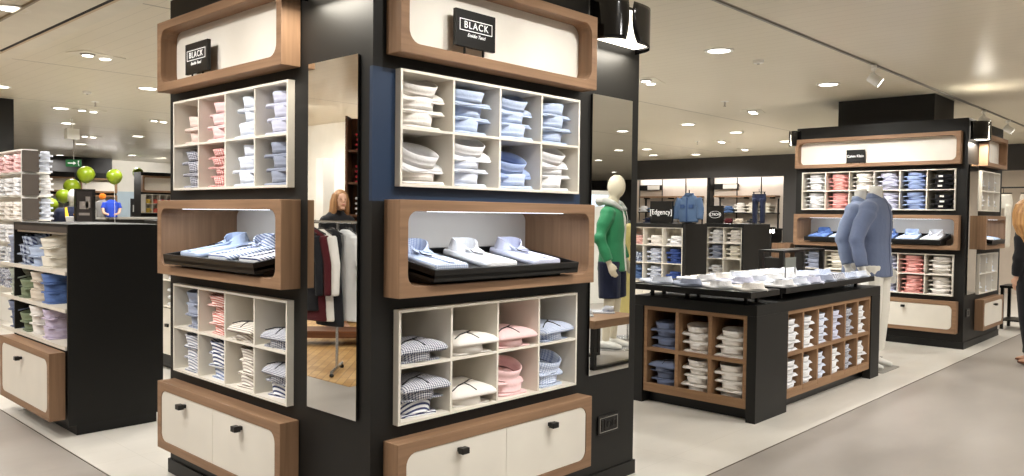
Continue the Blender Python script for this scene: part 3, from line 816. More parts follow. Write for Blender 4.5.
# ------------------------------------------------------------------ right-hand gondolas in the distance
def gondola(x0, x1, y0, y1, nc, cw, data, who, where, margin=0.02, rows=3, rh=.258):
    t = thing('shirt_gondola', f'low black gondola with cream cells, {who}', 'display unit', (0,0,0))
    z1 = 1.395; zb = z1-rows*rh-.012
    ya = y0+margin; yb = ya+nc*cw+.012
    MB().box(x0, x1, y0, ya, 0, 1.45).build('side_panel', BLACK, t)
    MB().box(x0, x1, yb, y1, 0, 1.45).build('side_panel', BLACK, t)
    MB().box(x0-.01, x1, ya, yb, z1, 1.45).build('top_board', BLACK, t)
    MB().box(x0+.33, x1, ya, yb, .06, z1).build('core', BLACK, t)
    MB().box(x0, x0+.33, ya, yb, .06, .14).build('base_block', BLACK, t)
    MB().box(x0+.05, x1-.03, ya+.02, yb-.02, 0, .06).build('toe_kick', BLACK2, t)
    for c in range(nc):
        d = MB().box(x0+.002, x0+.02, ya+c*cw+.006, ya+(c+1)*cw-.002, .15, zb-.01).build('drawer', CREAM, t)
        yc = ya+(c+.5)*cw
        MB().box(x0-.015, x0+.003, yc-.03, yc+.03, .42, .45).build('handle', BLACK2, d)
    f = Face((x0, yb, 0), 'L')
    ct, cells = cubby(f, 0, nc*cw+.012, zb, z1, nc, rows, .32, .0, 'shirt_rack', f'cream pigeonhole shelf in the {who}', 'shelf', CREAM)
    fill(f, cells, data, where, 'folded shirts in the '+where, y=.10, far=True, pitch=.07, s=1.1)
G = lambda f, n: [('stack', f, 0)]*n
gondola(7.87, 8.47, 3.22, 4.62, 4, .33, [[G('red striped',2), G('red striped',2), G('off-white',2), G('white',2)], [G('navy plaid',2), G('navy plaid',2), G('blue striped',3), G('deep blue',3)], [G('denim blue',2), G('denim blue',3), G('blue striped',3), G('deep blue',2)]],
        'just right of the near pillar', 'back left gondola', margin=.05)
gondola(9.50, 10.42, 3.17, 3.85, 2, .31, [[G('white',3), G('off-white',3)], [G('grey-blue',3), G('cream',3)], [G('white',2), G('white',1)]],
        'behind the display table', 'back right gondola', margin=.03, rh=.25)
gondola(1.30, 1.85, 4.15, 5.55, 4, .33, [None, [None, G('white',2), G('white patterned',3), G('white',3)], [None, G('white',3), G('grey',2), G('off-white',3)]], 'glimpsed between left gondola and near pillar', 'gondola behind left gondola', margin=.03)
# signs, jacket and jeans on top of the gondolas
ZG = 1.45
def bold_sign(face, x0, x1, z0, z1, label, body, oval=False):
    t = thing('brand_sign', label, 'sign', face.w((x0+x1)/2, 0, 0), face.rz)
    w = x1-x0
    MB().box(-w/2, w/2, -.02, .02, z0+.012, z1).build('board', BLACK2, t)
    MB().box(-w/2+.03, w/2-.03, -.05, .05, z0, z0+.012).build('foot', BLACK2, t)
    text('lettering', body, (.11 if not oval else .085)*w/.39, (0, -.0215, (z0+z1)/2), t, TEXTW, sx=.92)
    if oval:
        mb = MB(); R = []
        for k, y in ((1.0,-.021),(1.0,-.0225),(.93,-.0225),(.93,-.021)): R.append([(k*w*.4*math.cos(2*PI*i/32), y, (z0+z1)/2 + (k*w*.4-.0)*.52*math.sin(2*PI*i/32)) for i in range(32)])
        mb.loft(R, (False, False)); mb.build('oval_outline', TEXTW, t)
bold_sign(Face((8.1, 3.96, 0), 'L'), .0, .38, ZG, 1.78, 'black Edgency sign standing on the back left gondola', '[Edgency]')
bold_sign(Face((9.75, 3.95, 0), 'L'), .02, .29, ZG, 1.74, 'black sign with oval logo on the back right gondola', 'LTROM', True)

# ------------------------------------------------------------------ soft shapes: remeshed bodies and garments
def soft(name, mb, mat, parent, voxel=.012, smooth=3, loc=None):
    me = mb.mesh('tmp'); o = bpy.data.objects.new('tmp', me); COL.objects.link(o)
    r = o.modifiers.new('r', 'REMESH'); r.mode = 'VOXEL'; r.voxel_size = voxel
    s = o.modifiers.new('s', 'SMOOTH'); s.iterations = smooth; s.factor = .5
    dg = bpy.context.evaluated_depsgraph_get(); dg.update()
    m2 = bpy.data.meshes.new_from_object(o.evaluated_get(dg)); m2.name = name
    bpy.data.objects.remove(o); bpy.data.meshes.remove(me)
    for p in m2.polygons: p.use_smooth = True
    m2.materials.clear(); m2.materials.append(mat)
    return put(m2, name, mat, parent, loc=loc)
def hand(mb, w, d, side, palm=(0,0,0), k=1.0):
    """w wrist, d unit direction of the hand, side unit vector towards the thumb"""
    w = Vector(w); d = Vector(d).normalized(); s = Vector(side); s = (s - d*s.dot(d)).normalized(); n = d.cross(s)
    mb.tube([w - d*.02*k, w+d*.03*k, w+d*.085*k, w+d*.10*k], [.026*k, .034*k, .04*k, .034*k], 10, .55)
    for i, (off, L) in enumerate(((.030,.072), (.010,.082), (-.010,.076), (-.030,.06))):
        b = w + d*.085*k + s*off*k
        mb.tube([b, b+d*L*.45*k+n*.006*k, b+d*L*.8*k+n*.018*k, b+d*L*k+n*.03*k], [.0105*k, .010*k, .009*k, .006*k], 7)
    b = w + d*.03*k + s*.028*k
    mb.tube([b, b+d*.03*k+s*.022*k, b+d*.062*k+s*.028*k+n*.01*k], [.013*k, .011*k, .007*k], 7)
def figure_pose(k, arms, legs, lean=0.0):
    return dict(k=k, arms=arms, legs=legs)
ARM_DOWN = lambda s: [(s*.185,0,1.40), (s*.245,.03,1.14), (s*.255,-.03,.90)]
LEGS = lambda s, fy=0: [(s*.09,0,.90), (s*.105,-.01+fy*.4,.50), (s*.115,.02+fy,.09)]
def body_mesh(k=1.0, head=True, arms=(ARM_DOWN(-1), ARM_DOWN(1)), legs=(LEGS(-1), LEGS(1)), face=True, hands=True, egg=False, female=False, neck_top=1.58, head_off=(0,0)):
    mb = MB(); hw = .9 if female else 1.0
    mb.rings_z([(.80,.12*hw,.09),(.86,.165*hw,.11),(.95,.165*hw,.115),(1.08,.14*hw,.10),(1.2,.16*hw,.115),(1.32,.18*hw,.115),(1.40,.175*hw,.10),(1.455,.12*hw,.075),(1.49,.06,.06),(neck_top,.054,.056)], 20)
    for a in arms: mb.tube([Vector(a[0])-Vector((0,0,.02)), a[1], a[2]], [.05*hw, .042*hw, .030*hw], 12); mb.ball(a[1], .042*hw, .042*hw, .044*hw)
    for l in legs:
        mb.tube(l, [.088, .058, .04], 12)
        f = Vector(l[2]); mb.tube([f+Vector((0,.05,-.055)), f+Vector((0,0,-.04)), f+Vector((0,-.08,-.06)), f+Vector((0,-.16,-.072))], [.028,.042,.038,.02], 10, .8)
        mb.ball(l[1], .056, .058, .06)
    if head:
        hx, hy = head_off; z = neck_top+.12
        if egg:
            mb.ball((hx, hy-.01, z), .078, .098, .125); mb.tube([(0,0,neck_top-.06),(hx,hy,z-.06)], [.054,.052], 12)
        else:
            mb.ball((hx, hy, z+.02), .074, .092, .10); mb.ball((hx, hy-.03, z-.045), .056, .06, .07); mb.ball((hx, hy-.082, z-.105), .026, .022, .02)
            mb.tube([(hx, hy-.088, z+.025), (hx, hy-.104, z-.012), (hx, hy-.09, z-.022)], [.010,.015,.011], 8)
            for s in (-1, 1): mb.ball((hx+s*.077, hy+.01, z-.005), .01, .022, .032)
            mb.ball((hx, hy-.088, z-.055), .024, .012, .009)
            mb.tube([(0,0,neck_top-.06),(hx,hy+.01,z-.05)], [.052,.05], 12)
    if hands:
        for a, s in zip(arms, (-1, 1)):
            d = (Vector(a[2])-Vector(a[1])).normalized(); hand(mb, a[2], d, (0,-1,0))
    return mb.tf(Matrix.Scale(k, 4))
def trousers_mesh(k=1.0, legs=(LEGS(-1), LEGS(1)), hem=.12, wide=1.0):
    mb = MB(); mb.rings_z([(.80,.13,.11),(.88,.18,.13),(.98,.175,.128),(1.03,.17,.122)], 20)
    for l in legs:
        a, b, c = map(Vector, l); e = b + (c-b)*((b.z-hem)/(b.z-c.z)) if hem < b.z else a+(b-a)*((a.z-hem)/(a.z-b.z))
        pts = [a, b, e] if hem < b.z else [a, e]
        mb.tube(pts, [.108*wide, .088*wide, .078*wide] if hem < b.z else [.11*wide, .10*wide], 14)
    return mb.tf(Matrix.Scale(k, 4))
def top_mesh(k=1.0, arms=(ARM_DOWN(-1), ARM_DOWN(1)), hem=.80, cuff=.93, open_front=False, bulk=1.0, female=False):
    mb = MB(); h = bulk*(.88 if female else 1)
    mb.rings_z([(hem,.20*h,.145*h),(hem+.02,.205*h,.148*h),(.95,.19*h,.135*h),(1.10,.18*h,.125*h),(1.24,.195*h,.135*h),(1.35,.20*h,.13*h),(1.42,.19*h,.112*h),(1.47,.125*h,.088*h),(1.495,.085*h,.08*h)], 22)
    for a in arms:
        a0, b, c = map(Vector, a); e = b+(c-b)*.93
        m1 = (a0+b)/2 + Vector((0,.008,0)); m2 = (b+e)/2
        mb.ball(a0+Vector((-.01*(1 if a0.x > 0 else -1),0,.0)), .078*bulk, .082*bulk, .072*bulk); mb.tube([a0+Vector((-.03*(1 if a0.x > 0 else -1),0,.02)), a0+Vector((.012*(1 if a0.x > 0 else -1),0,-.05)), m1, b, m2, e], [.07*bulk, .078*bulk, .072*bulk, .066*bulk, .06*bulk, .05*bulk], 12); mb.ball(b, .066*bulk, .066*bulk, .07*bulk)
    return mb.tf(Matrix.Scale(k, 4))
def shirt_collar_mb(k, z=1.495, r=.078):
    mb = collar_ring(r, r*.95, .055, z-.015, .0, .012, .008, front_drop=0)
    for v in mb.v:
        f = max(0, -math.sin(math.atan2(v.y, v.x)))
        v.z = (z-.015) + (v.z-(z-.015))*(1-.5*f*f) - .02*f
    return mb.tf(Matrix.Scale(k, 4))
# two headless shirt mannequins by the table
def shirt_mannequin(loc, rz, fb, tr, label, k=1.17):
    t = thing('mannequin', label, 'mannequin', loc, rz)
    arms = ([(-.185,0,1.40), (-.275,.06,1.13), (-.285,.0,.88)], [(.185,0,1.40), (.275,.05,1.13), (.28,-.03,.88)])
    bd = body_mesh(k, head=False, neck_top=1.60, arms=arms).tf(Matrix.Translation((0,0,.02)))
    soft('mannequin_body', bd, MANNG, t, .012)
    s = soft('shirt', top_mesh(k, arms, bulk=1.0).tf(Matrix.Translation((0,0,.02))), fb, t, .014, 2)
    shirt_collar_mb(k).tf(Matrix.Translation((0,0,.02))).build('collar', fb, s, smooth=True)
    pk = MB()
    pts = [(1.47,.092),(1.42,.118),(1.35,.136),(1.24,.141),(1.10,.131),(.95,.141),(.81,.152)]
    pk.loft([[(x, -y*k*1.0-.004*(1 if abs(x) < .02 else 0), z*k+.02) for x in (-.02, .02)] + [(x, -y*k*1.0+.01, z*k+.02) for x in (.02, -.02)] for z, y in pts])
    pk.build('placket', fb, s)
    for z, y in ((1.39,.130),(1.30,.141),(1.2,.141),(1.1,.134),(1.0,.138),(.9,.147)): MB().ball((0, -y*k*1.0-.008, z*k+.02), .009, .004, .009, 8, 5).build('button', WPLAST, s)
    soft('trousers', trousers_mesh(k, hem=.14, wide=1.05).tf(Matrix.Translation((0,0,.02))), tr, t, .014, 3)
    g = MB().prism(rr(-.26,.26,-.2,.24,.03), 0, .012, 'xy').build('glass_base', GREY, t); lab(g, 'flat grey glass foot plate')
    MB().tube([(.13,.1,.012),(.125,.06,.35),(.11,.03,.6)], .012, 8).build('support_rod', CHROME, t)
F['chambray'] = fabric('chambray_cotton', (106,117,144))
F['chambray pale'] = fabric('pale_chambray_cotton', (136,150,180))
F['ecru'] = fabric('ecru_cotton', (226,222,212))
shirt_mannequin((6.57, .20, 0), .0, F['chambray'], F['ecru'], 'headless white mannequin in blue-grey shirt and white trousers, nearest the table end')
shirt_mannequin((7.06, .53, 0), .0, F['chambray pale'], F['ecru'], 'second headless mannequin in paler blue shirt, behind the first one', k=1.16)
# green hoodie mannequin, seen in the right mirror
k = 1.13
t = thing('mannequin', 'ivory mannequin in green hooded jacket and navy shorts, seen in the mirror', 'mannequin', (5.62, -2.88, 0), PI-.3)
arms = ([(-.18,0,1.40), (-.28,.04,1.14), (-.275,-.06,.90)], [(.18,0,1.40), (.28,.04,1.14), (.275,-.06,.90)])
soft('mannequin_body', body_mesh(k, egg=True, arms=arms, neck_top=1.56, head_off=(.02,-.03)), MANNW, t, .012)
F['green'] = fabric('green_nylon', (52,136,92), .5)
j = soft('hooded_jacket', top_mesh(k, arms, hem=.80, bulk=1.0), F['green'], t, .014, 2)
hd = MB(); hd.tube([(-.05,-.12,1.44),(-.115,-.04,1.50),(-.125,.05,1.53),(-.07,.13,1.53),(.0,.15,1.52),(.07,.13,1.53),(.125,.05,1.53),(.115,-.04,1.50),(.05,-.12,1.44)], [.022,.034,.042,.046,.048,.046,.042,.034,.022], 10)
lab(soft('hood', hd.tf(Matrix.Scale(k,4)), fabric('light_grey_jersey', (196,196,192)), j, .012), 'light grey lined hood')
zp = MB(); 
zp.loft([[(x*k, -y*k*1.0-.006, z*k) for x in (-.013,.013)] + [(x*k, -y*k*1.0+.012, z*k) for x in (.013,-.013)] for z, y in ((1.45,.095),(1.35,.134),(1.24,.139),(1.10,.129),(.95,.139),(.81,.15))])
zp.build('zip', WPLAST, j)
dc = MB(); 
for s in (-1,1): dc.tube([(s*.05*k,-.125*k,1.43*k),(s*.06*k,-.14*k,1.36*k),(s*.055*k,-.145*k,1.27*k)], .004, 6)
dc.build('drawcord', WPLAST, j)
soft('shorts', trousers_mesh(k, hem=.52, wide=1.12), F['navy'], t, .014, 3)
sh = MB()
for s in (-1,1):
    f = Vector(LEGS(s)[2])*k; sh.tube([f+Vector((0,.07,-.06)), f+Vector((0,.0,-.045)), f+Vector((0,-.1,-.06)), f+Vector((0,-.2,-.075))], [.045,.06,.055,.03], 10, .75)
soft('shoes', sh, WHITE, t, .012, 2)
MB().prism([(.3*math.cos(i*PI/16), .3*math.sin(i*PI/16)) for i in range(32)], 0, .008, 'xy').build('base_plate', CHROME, t)
# low oak table in front of it
t = thing('low_table', 'low oak table on black legs, seen in the mirror', 'table', (4.80, -2.42, 0), 0)
MB().box(-.5,.32,-.3,.3,.42,.50).build('table_top', OAK, t, bevel=.003)
for x in (-.48,.26):
    for y in (-.28,.23): MB().box(x,x+.045,y,y+.05,0.03,.42).build('leg', BLACK2, t)
for y in (-.28,.23): MB().box(-.48,.305,y,y+.05,0,.03).build('runner', BLACK2, t)
shirt('wide', F['navy striped'], Matrix.Translation((5.0,-2.45,.501)) @ Matrix.Rotation(2.4,4,'Z'), 'navy striped folded shirt on the low oak table in the mirror', None, 1, 1)
shirt('wide', F['white patterned'], Matrix.Translation((4.62,-2.45,.501)) @ Matrix.Rotation(2.4,4,'Z'), 'white patterned folded shirt on the low oak table in the mirror', None, 1, 1)
# pale yellow skirt mannequin beyond (mirror)
t = thing('hanging_dress', 'pale yellow garment on a stand behind the green mannequin in the mirror', 'garment', (6.30, -3.12, 0), PI)
mb = MB().rings_z([(.30,.17,.08),(.6,.16,.08),(.95,.13,.08),(1.1,.11,.07),(1.3,.13,.08),(1.42,.10,.05),(1.46,.03,.03)], 18)
soft('garment', mb, fabric('pale_yellow_cotton', (226,210,140)), t, .014)
MB().tube([(0,0,0.02),(0,0,1.5)], .012, 8).build('stand_pole', CHROME, t); MB().prism([(.16*math.cos(i*PI/12), .16*math.sin(i*PI/12)) for i in range(24)], 0, .02, 'xy').build('stand_foot', CHROME, t)

# denim jacket and jeans standing on the gondolas
t = thing('denim_jacket', 'pale blue denim jacket on a hanger stand above the back left gondola', 'jacket', (8.2, 3.37, ZG), -PI/2)
mb = MB().rings_z([(.02,.13,.05),(.12,.135,.055),(.24,.14,.055),(.32,.13,.05),(.36,.09,.04),(.385,.045,.035)], 18)
for s in (-1,1): mb.tube([(s*.12,0,.33),(s*.165,-.01,.2),(s*.17,-.02,.06)], [.05,.042,.036], 10)
dn = fabric('washed_denim', (88,112,146))
j = soft('jacket_shell', mb, dn, t, .009, 2); t.scale = (1.2, 1.2, 1.12)
collar_ring(.052,.045,.035,.365,0,.012,.006).build('collar', dn, j, smooth=True)
mb = MB(); mb.box(-.008,.008,-.062,-.05,.03,.34)
for s in (-1,1): mb.box(s*.06-.03,s*.06+.03,-.06,-.05,.20,.25)
lab(mb.build('placket_pockets', fabric('dark_denim_trim', (60,84,128)), j), 'darker front edge and pocket flaps')
mb = MB().tube([(0,0,0.0),(0,0,.44)], .007, 8); mb.prism([(.09*math.cos(i*PI/10), .06*math.sin(i*PI/10)) for i in range(20)], 0, .012, 'xy'); mb.build('hanger_stand', BLACK2, t)
t = thing('jeans', 'dark navy jeans hung at the right end of the back right gondola', 'jeans', (9.9, 3.12, ZG), -PI/2)
mb = MB()
for s in (-1,1): mb.tube([(s*.06,0,.40),(s*.065,0,.2),(s*.062,0,.015)], [.072,.065,.058], 12, .6)
mb.rings_z([(.36,.12,.05),(.42,.122,.052),(.465,.115,.05)], 16)
soft('denim_legs', mb, F['navy'], t, .01, 2)
MB().rings_z([(.455,.118,.053),(.48,.114,.051)], 16).build('waistband', fabric('dark_waistband', (26,30,48)), t)
mb = MB()
for s in (-1,1): mb.box(s*.09-.008, s*.09+.008, -.006, .006, .47, .51)
mb.box(-.11,.11,-.005,.005,.505,.515); mb.tube([(0,0,.51),(0,0,.56)], .004, 6); mb.build('clip_hanger', BLACK2, t)

# ------------------------------------------------------------------ setting
H = 3.15
floor = struct('floor', MB().box(-14, 27, -27, 24.4, -.1, 0), FLOORG)
struct('floor_pale_zone', MB().box(-.28, 26, -.345, 14, .0002, .0025), FLOORL)
struct('trim_1', MB().box(-.286, -.28, -.351, 14, 0, .004), plain('metal_joint', (120,112,100), .4, .5, .6))
struct('trim_2', MB().box(-.28, 26, -.351, -.345, 0, .004), MATS['metal_joint'])
struct('floor_parquet', MB().box(-9, -2.15, 3.15, 12, .0002, .004), PARQ)
struct('ceiling', MB().box(-14, 27, -27, 24.4, H, H+.1), CEIL)
struct('wall_left', MB().box(-14.2, -14, -27, 24.4, 0, H), plain('warm_white_paint', (232,226,214), .7))
struct('wall_front', MB().box(-14, 27, -27.2, -27, 0, H), MATS['warm_white_paint'])
struct('wall_back', MB().box(-14, 27, 24.2, 24.4, 0, H), MATS['warm_white_paint'])
struct('wall_right', MB().box(27, 27.2, -27, 24.4, 0, H), DARKW)
BW = plain('wall_panel_beige', (216,203,190), .6)
struct('wall_right_bays', MB().box(17.5, 17.6, -3, 24.2, 0, H), BW)
struct('trim_bulkhead_right', MB().box(17.2, 17.5, -3, 24.2, 2.615, H), DARKW)
struct('wall_right_dark', MB().box(17.19, 17.5, 2.4, 6.05, 0, 2.615), DARKW)
struct('trim_bulkhead_back', MB().box(2, 7.6, 23.6, 24.2, 2.62, H), DARKW)
struct('column_near', MB().box(.5, 1.45, .55, 1.5, 2.772, H), BLACK)
struct('column_far', MB().box(8.98, 9.84, .335, 1.54, 2.772, H), BLACK)
struct('column_left', MB().box(.7, 1.475, 10.6, 11.4, 0, H), BLACK)
# ceiling seams and dropped strip at left
cs = plain('ceiling_strip_paint', (222,216,200), .5)
struct('trim_ceiling_strip', MB().box(-.07, .50, -12, 24, H-.012, H), cs)
struct('trim_ceiling_slot', MB().box(.285, .315, 3.0, 6.6, H-.014, H-.012), plain('dark_slot', (30,24,20), .8))
struct('trim_3', MB().box(-.09, -.07, -12, 24, H-.02, H), plain('slot_edge', (150,140,120), .6))
struct('trim_4', MB().box(.315, .34, -12, 24, H-.016, H-.012), plain('slot_lip', (200,180,150), .6))

# back wall bays
def bay(y0, y1, who):
    w = y1-y0
    mb = MB()
    for i in range(4): mb.box(17.485, 17.5, y0+i*w/3-.012, y0+i*w/3+.012, 1.0, 2.61)
    struct('trim_panel_joint', mb, BLACK2)
    t = thing('wall_shelf', f'long pale oak shelf on the back wall, {who}', 'shelf', (17.5, (y0+y1)/2, 0))
    MB().box(-.32, -.005, -w*.42, w*.42, 2.085, 2.125).build('shelf_board', OAK, t)
    for y in (-w*.35, 0, w*.35): MB().box(-.28, -.005, y-.012, y+.012, 2.045, 2.085).build('bracket', BLACK2, t)
    t = thing('sign_block', f'black and white brand block above the oak shelf, {who}', 'sign', (17.46, y1-w*.02-.32, 0))
    MB().box(-.05, .03, .05, .32, 2.30, 2.45).build('dark_half', BLACK2, t); MB().box(-.045, .03, -.36, .05, 2.315, 2.44).build('light_half', PANEL, t)
    fr = MB().box(-.05,.03,-.38,-.36,2.30,2.45); fr.box(-.05,.03,-.36,.05,2.30,2.315); fr.box(-.05,.03,-.36,.05,2.44,2.45); fr.build('frame', BLACK2, t)
    text('lettering', 'JEANS', .07, (-.0515, .185, 2.375), t, TEXTW, rot=(PI/2,0,-PI/2)) if False else None
    t = thing('wall_shelf', f'lower dark metal shelf under the oak one, {who}', 'shelf', (17.5, (y0+y1)/2, 0))
    MB().box(-.36, -.005, -w*.42, w*.42, 1.66, 1.685).build('shelf_board', BLACK2, t)
    for y in (-w*.40, w*.40): MB().box(-.04, -.005, y-.015, y+.015, 1.0, 2.05).build('upright', BLACK2, t)
    t2 = thing('wall_counter', f'black counter along the back wall, {who}', 'counter', (17.2, (y0+y1)/2, 0))
    MB().box(-.3, .29, -w*.45, w*.45, .06, 1.25).build('body', BLACK, t2); MB().box(-.33,.29,-w*.46,w*.46,1.25,1.29).build('worktop', BLACK2, t2); MB().box(-.26,.29,-w*.44,w*.44,0,.06).build('toe_kick', BLACK2, t2)
    li = bpy.data.lights.new('cove_led', 'AREA'); li.shape = 'RECTANGLE'; li.size = .05; li.size_y = w*.98; li.energy = 3.5*w; li.color = (1,.97,.95)
    lo = bpy.data.objects.new('cove_led_light', li); COL.objects.link(lo); lo.location = (17.36, (y0+y1)/2, 2.60); lo.rotation_euler = (0, math.radians(-25), 0)
bay(8.25, 10.55, 'left bay'); bay(6.1, 8.15, 'right bay')
struct('trim_upright', MB().box(17.3, 17.5, 8.15, 8.25, 0, 2.615), BLACK2)
wf = Face((17.2, 10.5, 0), 'L')
items = [('white', .25), ('denim blue', .55), ('black', .85), ('navy', 1.15), ('denim blue', 1.45), ('white patterned', 1.75)]
for i, (fb, x) in enumerate(items):
    stack(wf, x, .08, 1.686, S(fb, 2), .2, 'left bay of back wall', f"lower shelf {ORD[i]} pile", 'clothes folded on the back wall shelves', 1.25, .085, far=True, nm='folded_jeans')
items = [('denim blue', 2.55), ('denim blue', 2.9), ('off-white', 3.25), ('cream', 3.6), ('cream', 3.95)]
for i, (fb, x) in enumerate(items):
    stack(wf, x, .08, 1.686, S(fb, 3 if i > 1 else 2), .28, 'right bay of back wall', f"lower shelf {ORD[i]} pile", 'clothes folded on the back wall shelves', 1.3, .085, far=True, nm='folded_jeans')
items = [('black', 2.6), ('burgundy', 3.0), ('beige', 3.3), ('black', 3.7)]
for i, (fb, x) in enumerate(items):
    stack(wf, x, -.1, 1.291, S(fb, 3), .25, 'right bay of back wall', f"counter {ORD[i]} pile", 'clothes folded on the back wall shelves', 1.3, .085, far=True, nm='folded_jeans')
for i, (fb, x) in enumerate([('navy', .5), ('grey', 1.2), ('black', 1.8)]):
    stack(wf, x, -.1, 1.291, S(fb, 3), .25, 'left bay of back wall', f"counter {ORD[i]} pile", 'clothes folded on the back wall shelves', 1.3, .085, far=True, nm='folded_jeans')

# ------------------------------------------------------------------ far right: trousers on a rail, stool table, woman
t = thing('clothes_rail', 'thin black rail holding beige trousers at the right edge', 'clothes rail', (12.9, .1, 0))
for y in (-.55, .5): MB().tube([(0,y,0.015),(0,y,2.10)], .014, 8).build('post', BLACK2, t); 
for y in (-.55, .5): MB().box(-.2,.2,y-.02,y+.02,0,.02).build('foot', BLACK2, t)
MB().tube([(0,-.58,2.09),(0,.53,2.09)], .013, 8).build('rail', BLACK2, t)
for i, (y, c, lb) in enumerate(((.36, 'cream', 'cream trousers hanging on the rail beside the far pillar'), (.0, 'beige', 'beige trousers hanging on the rail, further right'))):
    t = thing('hanging_trousers', lb, 'trousers', (12.9, y, 0), -PI/2)
    mb = MB(); mb.rings_z([(1.75,.13,.06),(1.85,.14,.06),(1.98,.12,.055)], 16)
    for s in (-1,1): mb.tube([(s*.07,0,1.8),(s*.075,0,1.45),(s*.07,0,1.12)], [.085,.075,.065], 12, .6)
    soft('trouser_legs', mb, F[c], t, .014, 2)
    mb = MB().box(-.12,.12,-.006,.006,1.99,2.005); mb.tube([(0,0,2.0),(0,.0,2.06),(0,.02,2.10)], .005, 6); mb.build('hanger', BLACK2, t)
t = thing('side_table', 'small black open table behind the woman at right', 'table', (11.3, -.25, 0))
MB().box(-.25,.25,-.35,.24,.59,.625).build('table_top', BLACK2, t)
for x in (-.24,.2):
    for y in (-.34,.19): MB().box(x,x+.04,y,y+.04,0,.59).build('leg', BLACK2, t)
MB().box(-.24,.24,-.34,.23,.12,.14).build('lower_shelf', BLACK2, t)
# woman at the right edge, walking away, seen from behind-left
def woman(label, loc, rz, k, top, arms, legs, trs, hairmat, hair_long=.30, hw_=1.0, shoes=None, head_off=(0,0), sandals=False, hem=.10):
    t = thing('person', label, 'person', loc, rz)
    b = soft('body', body_mesh(k, arms=arms, legs=legs, female=True, neck_top=1.50, head_off=head_off), SKIN, t, .009, 2)
    soft('top', top_mesh(k, arms, hem=.78, bulk=1.0, female=True), top, t, .012, 2)
    soft('trousers', trousers_mesh(k, legs, hem=hem), trs, t, .012, 2)
    hx, hy = head_off; z = 1.62
    mb = MB(); mb.ball((hx, hy+.018, z+.035), .088, .098, .105)
    for i in range(11):
        a = math.radians(-28 + i*23.6); x = .083*math.cos(a); y = .03+.083*math.sin(a)
        mb.tube([(hx+x*.8, hy+y*.8, z+.08), (hx+x*1.05, hy+y*1.05, z-.02), (hx+x*1.12, hy+y*1.05+.01, z-.13), (hx*.5+x*1.15, hy*.5+y+.03, z-.13-hair_long*.5), (hx*.3+x*.9, hy*.3+y+.03, z-.12-hair_long)], [.03,.036,.036,.034,.015], 8)
    mb.tf(Matrix.Translation((hx,hy,0)) @ Matrix.Diagonal((hw_,hw_,1,1)) @ Matrix.Translation((-hx,-hy,0)))
    soft('hair', mb.tf(Matrix.Scale(k,4)), hairmat, t, .009, 2)
    ey = MB()
    for s in (-1,1): ey.ball((hx+s*.03, hy-.084, z+.012), .009, .006, .0045, 10, 6)
    ey.tf(Matrix.Scale(k,4)).build('eyes', plain('eye_dark_'+label[:5], (50,36,30), .3), t, smooth=True)
    MB().ball((hx, hy-.098, z-.056), .022, .008, .0075, 10, 6).tf(Matrix.Scale(k,4)).build('lips', plain('lips_'+label[:5], (186,100,94), .4), t, smooth=True)
    mb = MB()
    for l in legs:
        f = Vector(l[2]); mb.tube([f+Vector((0,.06,-.07)), f+Vector((0,0,-.068)), f+Vector((0,-.09,-.075)), f+Vector((0,-.17,-.08))], [.03,.042,.042,.026], 10, .5)
    soft('shoes', mb.tf(Matrix.Scale(k,4)), shoes or F['black'], t, .009, 1)
    return t
legs = ([(-.08,0,.88), (-.09,-.05,.50), (-.09,-.08,.095)], [(.08,0,.88), (.09,.03,.50), (.09,.10,.10)])
arms = ([(-.16,0,1.38), (-.20,.03,1.14), (-.17,-.02,.92)], [(.16,0,1.38), (.20,.0,1.13), (.17,-.05,.93)])
woman('woman with long blonde hair in dark clothes walking at the right edge', (8.08, -.94, 0), math.radians(150), 1.02, F['black'], arms, legs, F['black'], HAIR, .40, 1.4, plain('brown_leather', (120,70,46), .5), head_off=(.12,.0))
# ------------------------------------------------------------------ seen in the left mirror
t = thing('clothes_rail', 'chrome clothes rail on a T foot, seen in the left mirror', 'clothes rail', (-2.48, 3.72, 0), math.radians(46))
MB().tube([(-.62,0,1.46),(.42,0,1.46)], .014, 10).build('rail', CHROME, t)
for x in (-.6, .06):
    MB().tube([(x,0,.06),(x,0,1.46)], .014, 10).build('post', CHROME, t)
    MB().tube([(x,-.25,.05),(x,.25,.05)], .016, 8).build('foot', CHROME, t)
    for y in (-.24,.24): MB().ball((x,y,.02), .022, .022, .0199).build('caster', BLACK2, t)
gar = [(-.02,'white','white long-sleeved shirt at the near end of the mirrored rail',.95,.0), (.13,'black','black dress hanging on the mirrored rail beside white shirts',1.0,.1), (.22,'off-white','off-white long coat in the middle of the mirrored rail',.95,.0),
       (-.24,'cream','cream blouse hanging on the far side of the mirrored rail',.85,0), (.29,'burgundy','burgundy coat hanging on the mirrored rail',.95,0), (.37,'black','black jacket at the outer end of the mirrored rail',.85,0)]
